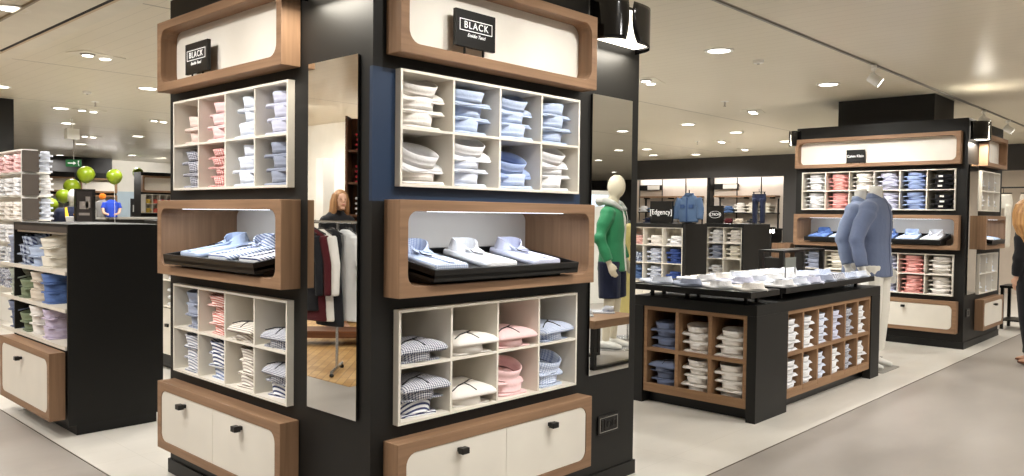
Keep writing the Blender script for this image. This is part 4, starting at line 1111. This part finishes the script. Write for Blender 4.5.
for i, (x, fb, lb, L, dz) in enumerate(gar):
    p = Matrix.Translation((-2.48,3.72,0)) @ Matrix.Rotation(math.radians(46),4,'Z') @ Vector((x,0,1.46))
    t = thing('hanging_garment', lb, 'garment', (p.x, p.y, 0), math.radians(46+38))
    mb = MB(); z = 1.46
    mb.rings_z([(z-L,.20,.06),(z-L*.7,.175,.055),(z-L*.45,.145,.05),(z-.22,.165,.05),(z-.12,.15,.042),(z-.07,.06,.03)], 18)
    if fb != 'black' or i == 5:
        for s in (-1,1): mb.tube([(s*.15,0,z-.14),(s*.215,-.0,z-.4),(s*.235,-.02,z-.70)], [.055,.046,.038], 10)
    soft('garment', mb, F[fb], t, .014, 2)
    mb = MB().tube([(-.17,0,z-.115),(0,0,z-.055),(.17,0,z-.115)], .008, 6); mb.tube([(0,0,z-.055),(0,0,z),(0.01,.02,z+.018),(0,.03,z)], .004, 6)
    mb.build('hanger', OAK if fb == 'cream' else BLACK2, t)
arms = ([(-.16,0,1.36), (-.20,-.02,1.12), (-.09,-.22,1.16)], [(.16,0,1.36), (.20,-.02,1.12), (.09,-.22,1.16)])
woman('woman with blonde hair in black looking down behind the mirrored rail', (-4.12, 6.23, 0), math.radians(12), 1.06, F['black'], arms, (LEGS(-1), LEGS(1)), F['black'], HAIR2, .24, head_off=(-.02,-.055))
t = thing('clothes_rail', 'black clothes rail with dark hangers in front of the mirrored woman', 'clothes rail', (-3.7, 5.45, 0), math.radians(46))
MB().tube([(-.8,0,1.44),(.8,0,1.44)], .016, 8).build('rail', BLACK2, t)
for x in (-.78,.78): MB().tube([(x,0,.03),(x,0,1.44)], .014, 8).build('post', BLACK2, t); MB().box(x-.02,x+.02,-.25,.25,0,.03).build('foot', BLACK2, t)
for i in range(5):
    p = Matrix.Translation((-3.7,5.45,0)) @ Matrix.Rotation(math.radians(46),4,'Z') @ Vector((-.5+.22*i,0,1.44))
    t = thing('hanging_garment', f'dark garment hung {ORD[i]} along the black rail in the left mirror', 'garment', (p.x,p.y,0), math.radians(46+75))
    mb = MB(); mb.rings_z([(.72,.18,.045),(1.0,.17,.045),(1.22,.19,.045),(1.32,.16,.04),(1.37,.05,.03)], 16)
    soft('garment', mb, F[['black','navy','black','grey','black'][i]], t, .016, 2)
    MB().tube([(0,0,1.37),(0,0,1.44),(0,.02,1.46)], .004, 6).build('hanger', BLACK2, t)
t = thing('bench', 'long brown wooden bench on the parquet, seen in the left mirror', 'bench', (-3.6, 5.0, 0), math.radians(46))
MB().box(-1.0,1.0,-.2,.2,.10,.18).build('seat', wood('walnut', (122,78,50), (84,52,34), 0), t)
for x in (-.9,.8): MB().box(x,x+.1,-.18,.18,.0,.10).build('leg', BLACK2, t)
struct('wall_fitting', MB().box(-6.3, -6.2, 7.0, 12.0, 0, H), MATS['warm_white_paint'])
struct('trim_fitting_jamb', MB().box(-5.2, -5.0, 7.9, 8.1, 0, 2.4), WHITE)
t = thing('shelf_unit', 'dark wood shelf unit with red clothes, seen in the left mirror', 'shelf', (-4.93, 6.66, 0), math.radians(46))
dw = wood('dark_wood', (92,58,36), (60,38,24), 2)
MB().box(-.26,.26,-.02,.0,0,2.9).build('back_panel', dw, t)
for x in (-.26,.23): MB().box(x,x+.03,-.35,-.02,0,2.9).build('side_panel', dw, t)
for z in (.1,.6,1.1,1.5,1.95,2.4): MB().box(-.23,.23,-.34,-.02,z,z+.03).build('shelf', dw, t)
sf = Face((-4.93,6.66,0),'R'); sf.rz = math.radians(46); sf.M = Matrix.Translation(sf.o) @ Matrix.Rotation(sf.rz,4,'Z')
for z, fb, nm in ((1.53,'white','third'),(1.98,'red','second'),(2.43,'red','highest')):
    for q, x in enumerate((0,)):
        stack(sf, x, -.2, z, S(fb, 4), .3, 'dark shelf unit in left mirror', f"{nm} shelf pile", 'clothes in the mirrored dark shelf unit', 1.2, .075, far=True, nm='folded_sweater')

# ------------------------------------------------------------------ far left
t = thing('white_shelf_unit', 'tall white open shelf unit with brown end panels at left', 'shelf', (0,0,0))
MB().box(1.08, 1.10, 9.5, 12.5, .55, 2.36).build('back_panel', WHITE, t) if False else None
fx = 1.0
MB().box(fx+.165, fx+.185, 8.52, 10.5, .0, 2.294).build('back_panel', WHITE, t)
MB().box(fx, fx+.185, 8.5, 8.52, .0, 2.294).build('side_panel', WHITE, t)
MB().box(fx, fx+.165, 10.4, 10.43, .0, 2.294).build('side_panel', WHITE, t)
for z in (.54,.834,1.128,1.421,1.724,2.018,2.294): MB().box(fx, fx+.165, 8.52, 10.4, z-.02, z).build('shelf', WHITE, t)
for z in (1.128,1.421,1.724,2.018): 
    lab(MB().box(fx+.005, fx+.185, 8.46, 8.5, z-.005, z+.262).build('end_box', DGREY, t), 'brown end panel')
for z in (.834,1.128,1.421,1.724,2.018): MB().box(fx+.185, fx+.33, 8.5, 10.4, z-.02, z).build('rear_shelf', WHITE, t)
wsf = Face((fx, 10.4, 0), 'L')
for z, fb, nm in ((.541,'navy gingham','lowest'),(.8341,'white patterned','fifth'),(1.1281,'white','fourth'),(1.4211,'off-white','third'),(1.7241,'white','second'),(2.0181,'lilac','topmost')):
    for q, x in enumerate((.9, 1.3, 1.7)):
        stack(wsf, x, .02, z, S('pink' if z > 2 else fb, 4), .27, 'tall white unit', f"{nm} shelf {('farthest','middle','nearest')[q]} pile", 'clothes on the tall white shelf unit', 1.0, .055, far=True, nm='folded_sweater')
wr = Face((fx+.26, 8.52, 0), 'R')
for z, fb, nm in ((1.4211,'pale blue','third'),(1.7241,'white','second'),(2.0181,'pale blue','topmost')):
    stack(wr, 0.03, .04, z, S(fb, 4), .28, 'rear of tall white unit', f"{nm} rear pile", 'clothes on the rear of the tall white unit', .7, .07, far=True, nm='folded_sweater')
# mannequin with navy jacket and yellow scarf
k = 1.07
t = thing('mannequin', 'white mannequin in open navy blazer with yellow scarf, under the green balloons', 'mannequin', (2.53, 11.4, 0), math.radians(-28))
soft('mannequin_body', body_mesh(k, egg=True, neck_top=1.52), MANNG, t, .014)
j = soft('blazer', top_mesh(k, hem=.78, bulk=1.1), F['navy'], t, .016, 2)
mb = MB(); mb.prism([(-.035,.0),(.035,.0),(.075,.5),(-.075,.5)], -.165, -.12); mb.tf(Matrix.Translation((0,0,.95)) @ Matrix.Rotation(math.radians(5),4,'X'))
lab(mb.build('shirt_front', F['white'], j), 'white shirt showing between the lapels')
mb = MB(); mb.tube([(-.02,-.168,1.2),(-.06,-.16,1.38),(-.085,-.07,1.5),(-.02,.08,1.55),(.07,.05,1.54),(.085,-.07,1.5),(.05,-.16,1.4)], .028, 8)
mb.tf(Matrix.Scale(1.04,4)); soft('scarf', mb, fabric('yellow_scarf_wool', (236,180,40)), t, .012, 1)
soft('trousers', trousers_mesh(k), F['navy'], t, .016, 2)
MB().prism([(.2*math.cos(i*PI/12), .2*math.sin(i*PI/12)) for i in range(24)], 0, .01, 'xy').build('base_plate', CHROME, t)
# balloons
for i, (p, r, lb) in enumerate((((3.04,12.34,2.17),.145,'lime green balloon, left of the two highest ones'), ((3.38,11.97,2.14),.13,'lime green balloon, right of the two highest ones'), ((2.87,12.51,1.95),.14,'lime green balloon behind the blazer mannequin, above its head'),
        ((2.59,12.07,1.78),.115,"lime green balloon beside the blazer mannequin's left cheek"), ((2.27,11.67,1.62),.12,'lime green balloon half hidden by the tall white shelf unit'), ((7.30,20.85,2.62),.15,'small lime green balloon peeping behind the sign of the red shirt unit'))):
    t = thing('balloon', lb, 'balloon', p, 0, 'lime green balloons')
    mb = MB().ball((0,0,0), r, r, r*1.0, 20, 14)
    for v in mb.v:
        if v.z < 0: f = 1+v.z/r*.12; v.x *= f; v.y *= f; v.z *= 1.1
    mb.build('skin', BALLOON, t, smooth=True); MB().rings_z([(-r*1.17,.018,.018),(-r*1.08,.006,.006)], 10).build('knot', BALLOON, t)
    MB().tube([(0,0,-r*1.17),(.01,.0,-r*1.17-.5*(p[2]-r*1.17)),(0,0,-p[2]+.001)], .003, 5).build('string', WPLAST, t)
# dark display frame with screen
t = thing('photo_display', 'tall dark framed display panel beside the blazer mannequin', 'display', (2.57, 11.0, 0), 0)
mb = MB(); mb.box(-.15,.15,-.03,.03,0,1.88); mb.build('panel', BLACK2, t)
MB().box(-.13,.10,-.034,-.03,1.0,1.84).build('photo_panel', plain('dark_photo_print', (46,40,40), .4), t)
mb = MB(); mb.box(-.10,.06,-.036,-.034,1.46,1.50); mb.box(-.09,.04,-.036,-.034,1.56,1.68); mb.box(.0,.07,-.036,-.034,1.58,1.76)
lab(mb.build('picture_patches', plain('grey_print', (140,134,132), .5), t), 'grey shapes of the printed picture')
# far wall units
def wall_unit(x0, x1, y, z0, who, cols_, panel=True):
    t = thing('wall_unit', f'wall unit with lit cream sign panel, {who}', 'display unit', ((x0+x1)/2, y, 0))
    w = x1-x0
    MB().box(-w/2, w/2, .02, .4, 0, 2.62).build('body', BLACK, t)
    fr = ringframe(-w/2+.02, w/2-.02, 2.05, 2.47, .05, .05, -.08, .015); fr.build('sign_frame', OAK, t)
    MB().box(-w/2+.05, w/2-.05, -.01, .01, 2.08, 2.44).build('sign_panel', PANEL, t)
    ringframe(-w/2+.02, w/2-.02, 1.15, 1.98, .05, .05, -.08, .015).build('shelf_frame', OAK, t)
    MB().box(-w/2+.05, w/2-.05, .0, .018, 1.17, 1.96).build('shelf_back', NICHEB, t)
    li = bpy.data.lights.new('unit_light', 'AREA'); li.shape = 'RECTANGLE'; li.size = w*.8; li.size_y = .05; li.energy = 7; li.color = (1,.96,.9)
    lo = bpy.data.objects.new('unit_lamp_light', li); COL.objects.link(lo); lo.parent = t; lo.location = (0, -.4, 2.6); lo.rotation_euler = (math.radians(-35), 0, 0)
    return t
wall_unit(5.0, 6.0, 22.0, 0, 'far left beyond the balloons', None)
wall_unit(6.1, 7.15, 22.0, 0, 'behind the highest balloons', None)
f22 = Face((5.05, 21.92, 0), 'R')
for z in (1.25, 1.5, 1.75):
    t = thing('wall_shelf', f"dark shelf of folded clothes in the far left wall unit, {'lowest' if z < 1.3 else 'middle' if z < 1.6 else 'top'} one", 'shelf', (5.5, 21.98, 0))
    MB().box(-.42,.42,-.3,0,z-.02,z).build('shelf_board', BLACK2, t)
    for q, x in enumerate((.2,.5,.8)):
        stack(f22, x, -.12, z, S(['navy','grey','denim blue'][(q+int(z*4)) % 3], 2), .2, 'far left unit', f"{'low' if z < 1.3 else 'middle' if z < 1.6 else 'top'} {ORD[q]} pile", 'clothes in the far left wall unit', 1.0, .08, far=True, nm='folded_sweater')
# torso forms in the second unit
for (x, y, fb, lb, hz) in ((3.46, 12.75, 'grey', 'grey torso form with orange cap beyond the dark display panel', .0), (3.56, 12.60, 'blue', 'torso form in royal blue shirt beyond the dark display panel', .0)):
    t = thing('torso_form', lb, 'mannequin', (x, y, 1.421), math.radians(-20)); t.scale = (.72, .72, .72)
    mb = MB().rings_z([(.0,.14,.09),(.12,.135,.09),(.25,.16,.10),(.36,.165,.09),(.41,.10,.06),(.44,.05,.045)], 18)
    for s in (-1,1): mb.tube([(s*.15,0,.36),(s*.2,-.02,.22)], [.06,.05], 10)
    soft('torso', mb, F[fb] if fb != 'blue' else fabric('royal_blue_jersey', (46,76,190)), t, .014, 2)
    if fb == 'grey':
        mb = MB().ball((0,0,.52), .085, .095, .085); soft('cap', mb, fabric('orange_wool', (240,130,30)), t, .014, 1)
    else:
        mb = MB()
        for s in (-1,1): mb.tube([(s*.195,-.02,.23),(s*.17,-.12,.1),(s*.06,-.17,.06)], [.036,.03,.026], 10)
        soft('arms', mb, SKIN, t, .012, 1)
t = thing('display_counter', 'long grey topped counter beyond the left gondola', 'counter', (3.9, 13.0, 0))
MB().box(-1.3,1.3,-.35,.35,.06,1.38).build('body', BLACK, t); MB().box(-1.34,1.34,-.38,.38,1.38,1.42).build('worktop', GREY, t); MB().box(-1.25,1.25,-.3,.3,0,.06).build('toe_kick', BLACK2, t)
# red shirt unit
t = thing('wall_unit', 'black unit with lit cream sign over bright folded shirts, beside the near pillar edge', 'display unit', (7.55, 20.0, 0))
MB().box(-.5,.7,.02,.5,0,2.62).build('body', BLACK, t)
ringframe(-.5,.7,2.06,2.52,.05,.05,-.1,.018).build('sign_frame', OAK, t); MB().box(-.47,.67,-.01,.015,2.09,2.49).build('sign_panel', PANEL, t)
rf = Face((7.05, 20.0, 0), 'R')
ct, cells = cubby(rf, .0, 1.2, 1.48, 2.0, 6, 2, .015, .28, 'shirt_rack', 'cream pigeonholes of bright shirts in the far red shirt unit', 'shelf', CREAM)
F['yellow'] = fabric('cotton_yellow', (226,196,90)); F['bright red'] = fabric('cotton_bright_red', (206,44,48)); F['coral'] = fabric('cotton_coral', (232,120,104)); F['rose'] = fabric('cotton_rose', (222,84,110))
fill(rf, cells, [[G('yellow',2), G('coral',2), G('rose',2), G('bright red',2), G('bright red',2), G('burgundy',2)], [G('yellow',2), G('coral',2), G('rose',2), G('bright red',2), G('rose',2), G('bright red',2)]], 'far red shirt unit', 'bright shirts in the far unit', y=-.20, far=True, s=.75, pitch=.06, nm='folded_polo')
MB().box(-.55,.75,-.4,.02,1.2,1.26).build('counter_shelf', OAK, t)
li = bpy.data.lights.new('unit_light', 'AREA'); li.shape = 'RECTANGLE'; li.size = 1.0; li.size_y = .05; li.energy = 7; li.color = (1,.95,.86)
lo = bpy.data.objects.new('unit_lamp_light', li); COL.objects.link(lo); lo.parent = t; lo.location = (.1, -.4, 2.62); lo.rotation_euler = (math.radians(-35), 0, 0)
# far white wall: poster, notice stand
t = thing('poster', 'small dark framed picture on the far white wall', 'picture', (8.76, 24.19, 0))
ringframe(-.12,.14,2.2,2.62,.02,.005,-.03,0).build('frame', BLACK2, t); MB().box(-.1,.12,-.02,-.01,2.22,2.6).build('print', plain('grey_blue_print', (120,130,140), .5), t)
t = thing('notice_stand', 'dark notice stand by the far glass door', 'sign', (8.2, 23.3, 0))
MB().box(-.16,.2,-.02,.02,.0,1.92).build('board', BLACK2, t); MB().box(-.10,.14,-.024,-.02,1.5,1.72).build('notice', GREY, t)
d = MB().box(7.9, 8.75, 24.15, 24.199, 0, 2.15).build('door_1', plain('pale_blue_glass_door', (190,206,216), .2)); d['kind'] = 'structure'
MB().box(8.62, 8.66, 24.10, 24.15, 1.0, 1.4).build('door_handle', CHROME, d)
# exit signs
def exit_sign(loc, rz, label, body=None):
    t = thing('exit_sign', label, 'sign', loc, rz)
    MB().box(-.14,.14,-.02,.02,-.07,.07).build('box', EXITG, t)
    mb = MB(); mb.box(-.10,.0,-.023,-.02,-.01,.01); mb.prism([(.0,-.035),(.0,.035),(.05,0)], -.023, -.02); mb.ball((.09,-.021,.04),.014,.003,.014,10,6); mb.tube([(.09,-.021,.03),(.085,-.021,-.01),(.10,-.021,-.05)],.006,5)
    mb.build('arrow_and_figure', TEXTW, t)
    MB().box(-.008,.008,-.008,.008,.07,H-loc[2]-.001).build('hanger_rod', GREY, t)
exit_sign((3.60, 14.68, 2.48), math.radians(-30), 'green exit sign hanging from the ceiling above the balloons')
exit_sign((9.6, -7.0, 2.55), PI, 'green exit sign hanging from the ceiling, seen in the right mirror')
# unit with screen seen in the right mirror
t = thing('display_screen', 'white panel with a small lit screen, seen in the right mirror', 'screen', (9.3, -5.9, 0), PI+.3)
MB().box(-.35,.35,-.03,.05,0,2.0).build('panel', WHITE, t); MB().box(-.2,.15,-.04,-.03,1.72,1.92).build('screen', WINDOWG, t)

# ------------------------------------------------------------------ ceiling fittings and light
def area(name, loc, size, energy, col=(1,.98,.94), parent=None, rot=(0,0,0), spread=PI*.9):
    li = bpy.data.lights.new(name, 'AREA'); li.shape = 'DISK'; li.size = size; li.energy = energy; li.color = col; li.spread = spread
    o = bpy.data.objects.new(name, li); COL.objects.link(o); o.location = loc; o.rotation_euler = rot
    if parent: o.parent = parent
    return o
E0 = 29
def ringm(r0, r1, z0, z1, n=24):
    mb = MB(); mb.loft([[(r*math.cos(2*PI*i/n), r*math.sin(2*PI*i/n), z) for i in range(n)] for r, z in ((r1,0),(r1,z0),(r0,z0),(r0,0))], (False, False)); return mb
trim_me = ringm(.105, .135, -.012, 0).mesh('trim_ring', True); trim_me.materials.append(WPLAST)
lens_me = MB().prism([(.105*math.cos(i*PI/12), .105*math.sin(i*PI/12)) for i in range(24)], -.008, -.001, 'xy').mesh('lens'); lens_me.materials.append(LAMP)
def downlight(x, y, label, e=1.0):
    t = thing('downlight', label, 'ceiling light', (x, y, H), 0, 'round ceiling downlights')
    put(trim_me, 'trim_ring', None, t); put(lens_me, 'lens', None, t)
    area('downlight_beam', (0,0,-.02), .2, E0*e, parent=t)
gp_me = ringframe(-.2,.2,-.12,.12,.05,.02,-.01,0).tf(Matrix.Rotation(PI/2,4,'X')).mesh('trim_plate'); gp_me.materials.append(cs)
def gimbal(x, y, rz, label, e=1.0):
    t = thing('gimbal_spotlight', label, 'ceiling light', (x, y, H), rz, 'twin gimbal spotlights')
    fr = MB().box(-.24,.24,-.14,.14,-.006,0).build('trim_plate', cs, t)
    for k, s in enumerate((-.1,.1)):
        hd = MB().rings_z([(-.022,.06,.06,s),(-.006,.075,.075,s)], 20).build('lamp_head', WPLAST if k else GREY, t, smooth=False)
        ln = MB().rings_z([(-.027,.05,.05,s),(-.022,.052,.052,s)], 20).build('lens', LAMP, hd)
        area('gimbal_beam', (s,0,-.035), .09, E0*.7*e, parent=t)
DL = [(-.12,4.58,'round downlight in the ceiling at the top left corner'), (2.315,7.94,'round downlight in the ceiling just left of the near pillar'), (2.27,11.14,'round downlight above the tall white shelf unit, left of the smoke detector'),
      (.98,9.33,'round downlight in the ceiling at the left edge'), (4.97,14.97,'round downlight in the ceiling left of the near pillar, above the second balloon'), (4.9,1.11,'large round downlight in the ceiling right of the near pillar wall lamp'),
      (7.46,1.08,'round downlight in the ceiling left of the white track spotlight'), (10.06,4.53,'round downlight in the ceiling between the two pillars, fourth nearest'), (11.73,4.5,'round downlight in the ceiling, left neighbour of the far pillar top'),
      (13.93,4.53,'round downlight in the ceiling directly above the right back wall bay'), (16.0,7.85,'round downlight in the ceiling close to the dark bulkhead, middle'), (15.6,8.86,'round downlight in the ceiling close to the dark bulkhead, left'),
      (13.96,7.97,'round downlight in the ceiling near the right edge of the mirror pillar'), (7.27,21.2,'round downlight in the far left ceiling near the red shirt unit'), (5.96,23.1,'round downlight in the far left ceiling above the balloons'),
      (4.93,18.3,'round downlight in the far left ceiling right of the exit sign'), (3.1,13.43,'round downlight in the far left ceiling left of the exit sign'), (12.1,1.0,'round downlight in the ceiling behind the far pillar'), (12.4,-1.1,'round downlight in the ceiling above the beige trousers')]
MIRDL = [(10.3,-6.1,'round downlight reflected at the right of the right mirror, nearest'), (16.3,-11.2,'round downlight reflected at the left of the right mirror'), (13.8,-8.7,'round downlight reflected in the middle of the right mirror'), (21.6,-14.5,'round downlight reflected low in the right mirror, above the head')]
DL += MIRDL
for x, y, lb in DL: downlight(x, y, lb)
for x, y, rz, lb in ((1.05,6.12,.3,'twin gimbal spotlight in the ceiling between left edge and near pillar'), (5.94,2.6,.3,'twin gimbal spotlight in the ceiling beside the near pillar mirror'), (9.2,2.9,.3,'twin gimbal spotlight in the ceiling halfway to the far pillar'),
                     (11.4,6.8,.3,'twin gimbal spotlight in the ceiling towards the back wall, left'), (13.2,5.6,.3,'twin gimbal spotlight in the ceiling towards the back wall, right'), (15.25,6.12,.3,'twin gimbal spotlight in the ceiling close to the bulkhead'),
                     (2.64,11.06,.3,'twin gimbal spotlight in the ceiling above the blazer mannequin'), (4.3,15.9,.3,'twin gimbal spotlight in the far ceiling above the dark display panel'), (4.0,11.6,.3,'twin gimbal spotlight in the ceiling at the left side of the near pillar')):
    gimbal(x, y, rz, lb)
# track with spots
t = thing('lighting_track', 'thin grey lighting track along the ceiling to the right', 'track', (0,.245,H))
MB().box(1.0, 20, -.011, .011, -.014, 0).build('rail', GREY, t)
for x, rz, lb in ((6.55, 3.5, 'white track spotlight left of the far pillar column, nearest on the track'), (11.0, 3.5, 'white track spotlight right of the far pillar, second on the track'), (12.5, 3.5, 'white track spotlight at the right edge, third on the track')):
    t = thing('track_spotlight', lb, 'spotlight', (x, .245, H-.02), rz, 'white track spotlights')
    MB().box(-.09,.09,-.025,.025,-.03,0).build('adapter', WPLAST, t); MB().tube([(0,0,-.03),(0,0,-.09)], .012, 8).build('stem', WPLAST, t)
    M = Matrix.Translation((0,0,-.13)) @ Matrix.Rotation(math.radians(55), 4, 'X') @ Matrix.Scale(.72, 4)
    MB().rings_z([(-.11,.075,.075),(.06,.072,.072),(.08,.05,.05)], 20).tf(M).build('head', WPLAST, t, smooth=False)
    MB().rings_z([(-.1135,.066,.066),(-.11,.066,.066)], 20).tf(M).build('lens', LAMP, t)
    li = bpy.data.lights.new('track_beam', 'SPOT'); li.energy = 150; li.spot_size = math.radians(60); li.spot_blend = .6; li.shadow_soft_size = .06; li.color = (1,.94,.85)
    o = bpy.data.objects.new('track_beam', li); COL.objects.link(o); o.parent = t; o.matrix_local = M @ Matrix.Translation((0,0,-.13))
# smoke detectors and sprinklers
for x, y, lb in ((1.9,8.9,'white smoke detector on the ceiling left of the near pillar'), (5.6,1.05,'pale round ceiling disc right of the nearest downlight')):
    t = thing('smoke_detector', lb, 'smoke detector', (x, y, H)); MB().rings_z([(-.035,.03,.03),(-.03,.05,.05),(0,.055,.055)], 20).build('body', WPLAST, t); MB().rings_z([(-.042,.012,.012),(-.034,.014,.014)], 10).build('sensor', GREY, t)
for x, y, lb in ((8.0,2.72,'small ceiling sprinkler between the two pillars'), (2.35,9.9,'small ceiling sprinkler above the tall white shelf unit'), (12.9,6.0,'small ceiling sprinkler near the back wall')):
    t = thing('sprinkler', lb, 'sprinkler', (x, y, H)); MB().rings_z([(-.008,.05,.05),(0,.06,.06)], 18).build('rosette', WPLAST, t); MB().rings_z([(-.07,.02,.02),(-.065,.012,.012),(-.008,.012,.012)], 12).build('nozzle', CHROME, t)
t = thing('loudspeaker', 'small white speaker box hanging from the ceiling at left', 'loudspeaker', (2.9,12.6,H)); MB().box(-.1,.1,-.08,.08,-.36,-.18).build('box', WPLAST, t); MB().tube([(0,0,-.18),(0,0,0)], .015, 8).build('bracket', WPLAST, t)
# lamps of the same ceiling that the picture does not show
for x, y in [(-3,-5),(-.5,-3.2),(2,-2.6),(4.5,-2.2),(1.5,-6),(5.5,-5),(-4,-1),(-2.2,.6),(-2.6,2.4),(-4.5,5),(-5,8.5),(-2.5,6.5),(8.5,-3),(12,-4),(9,-8),(14,-9),(20,-14),(3,-10),(-7,-8),(0,1.0-2.2),(15,-1.5),(0.8,3.0),(2.6,4.6),(5.2,5.2),(7.2,7.5),(-3.6,6.9),(-5.6,7.6),(-4.5,9.5),(5,-3.6),(7,-6),(11,-6.5),(16,-6),(6.5,-9.5),(11,-11),(17,-12),(22,-10),(24,-18),(8,-5),(13,-7),(19,-9)]:
    area('ceiling_lamp', (x, y, H-.01), .24, E0*1.25)

def aimed(loc, tgt, e, ang=62):
    li = bpy.data.lights.new('unseen_spot', 'SPOT'); li.energy = e; li.spot_size = math.radians(ang); li.spot_blend = .7; li.shadow_soft_size = .05; li.color = (1,.975,.93)  # unseen spots without fixtures; several only brighten what they aim at
    o = bpy.data.objects.new('unseen_spot', li); COL.objects.link(o); o.location = loc
    o.rotation_euler = (Vector(tgt)-Vector(loc)).to_track_quat('-Z', 'Y').to_euler()
for x in (.15, .75, 1.4): aimed((x+.1, -1.35, H-.03), (x, 0, 1.75), 95)
for y in (.5, 1.1, 1.8): aimed((-1.35, y, H-.03), (0, y, 1.75), 80)
for y in (.2, 1.0, 1.75): aimed((7.1, y, H-.03), (8.6, y, 1.7), 85)
aimed((9.5, -1.6, H-.03), (9.5, -.15, 1.7), 70)
for x in (4.6, 5.6): aimed((x, -1.6, H-.03), (x, 0, .6), 70)
aimed((2.1, .6, H-.03), (3.54, .6, .6), 60); aimed((4.9, .6, H-.03), (4.9, .6, 1.0), 110, 75)  # second spot added above the table to whiten its shirts
for y in (3.4, 4.0): aimed((-1.6, y, H-.03), (-.18, y, 1.0), 60)
aimed((-1.2, 7.2, H-.03), (1.0, 9.2, 1.6), 380, 60)  # added to brighten the tall white unit, no lamp known there
aimed((8.4, 21.6, H-.03), (8.4, 24.2, 1.9), 260, 90)  # added to whiten the far wall
for y in (7.8, 9.6): aimed((-4.2, y, H-.03), (-6.2, y, 2.0), 160, 90)  # added pair that brightens the fitting wall in the left mirror
aimed((6.6, 3.7, H-.03), (7.87, 3.9, 1.0), 60); aimed((8.9, 2.4, H-.03), (9.6, 3.4, 1.0), 40)

# ------------------------------------------------------------------ world, camera, view
w = bpy.data.worlds.new('world'); SC.world = w; w.use_nodes = True
w.node_tree.nodes['Background'].inputs[0].default_value = (1,.95,.88,1); w.node_tree.nodes['Background'].inputs[1].default_value = .15
cam = bpy.data.cameras.new('camera'); co = bpy.data.objects.new('camera', cam); COL.objects.link(co)
cam.sensor_fit = 'HORIZONTAL'; cam.sensor_width = 36; cam.lens = 797.57/1024*36; cam.clip_start = .05; cam.clip_end = 200
r_ = Vector((.6856,-.7279,.0121)); u_ = Vector((.0128,.0287,.9995)); f_ = Vector((.7279,.6851,-.0290))
f_.normalize(); r_ = (r_ - f_*r_.dot(f_)).normalized(); u_ = r_.cross(f_)
co.matrix_world = Matrix(((r_.x,u_.x,-f_.x,-2.03858),(r_.y,u_.y,-f_.y,-2.73016),(r_.z,u_.z,-f_.z,1.55),(0,0,0,1)))
SC.camera = co
SC.view_settings.view_transform = 'Standard'; SC.view_settings.look = 'None'; SC.view_settings.gamma = 1; SC.view_settings.exposure = 0.0
SC.view_settings.use_curve_mapping = False
SC.cycles.diffuse_bounces = 5; SC.cycles.glossy_bounces = 5; SC.cycles.max_bounces = 10; SC.cycles.use_denoising = True
SC.cycles.sample_clamp_indirect = 8
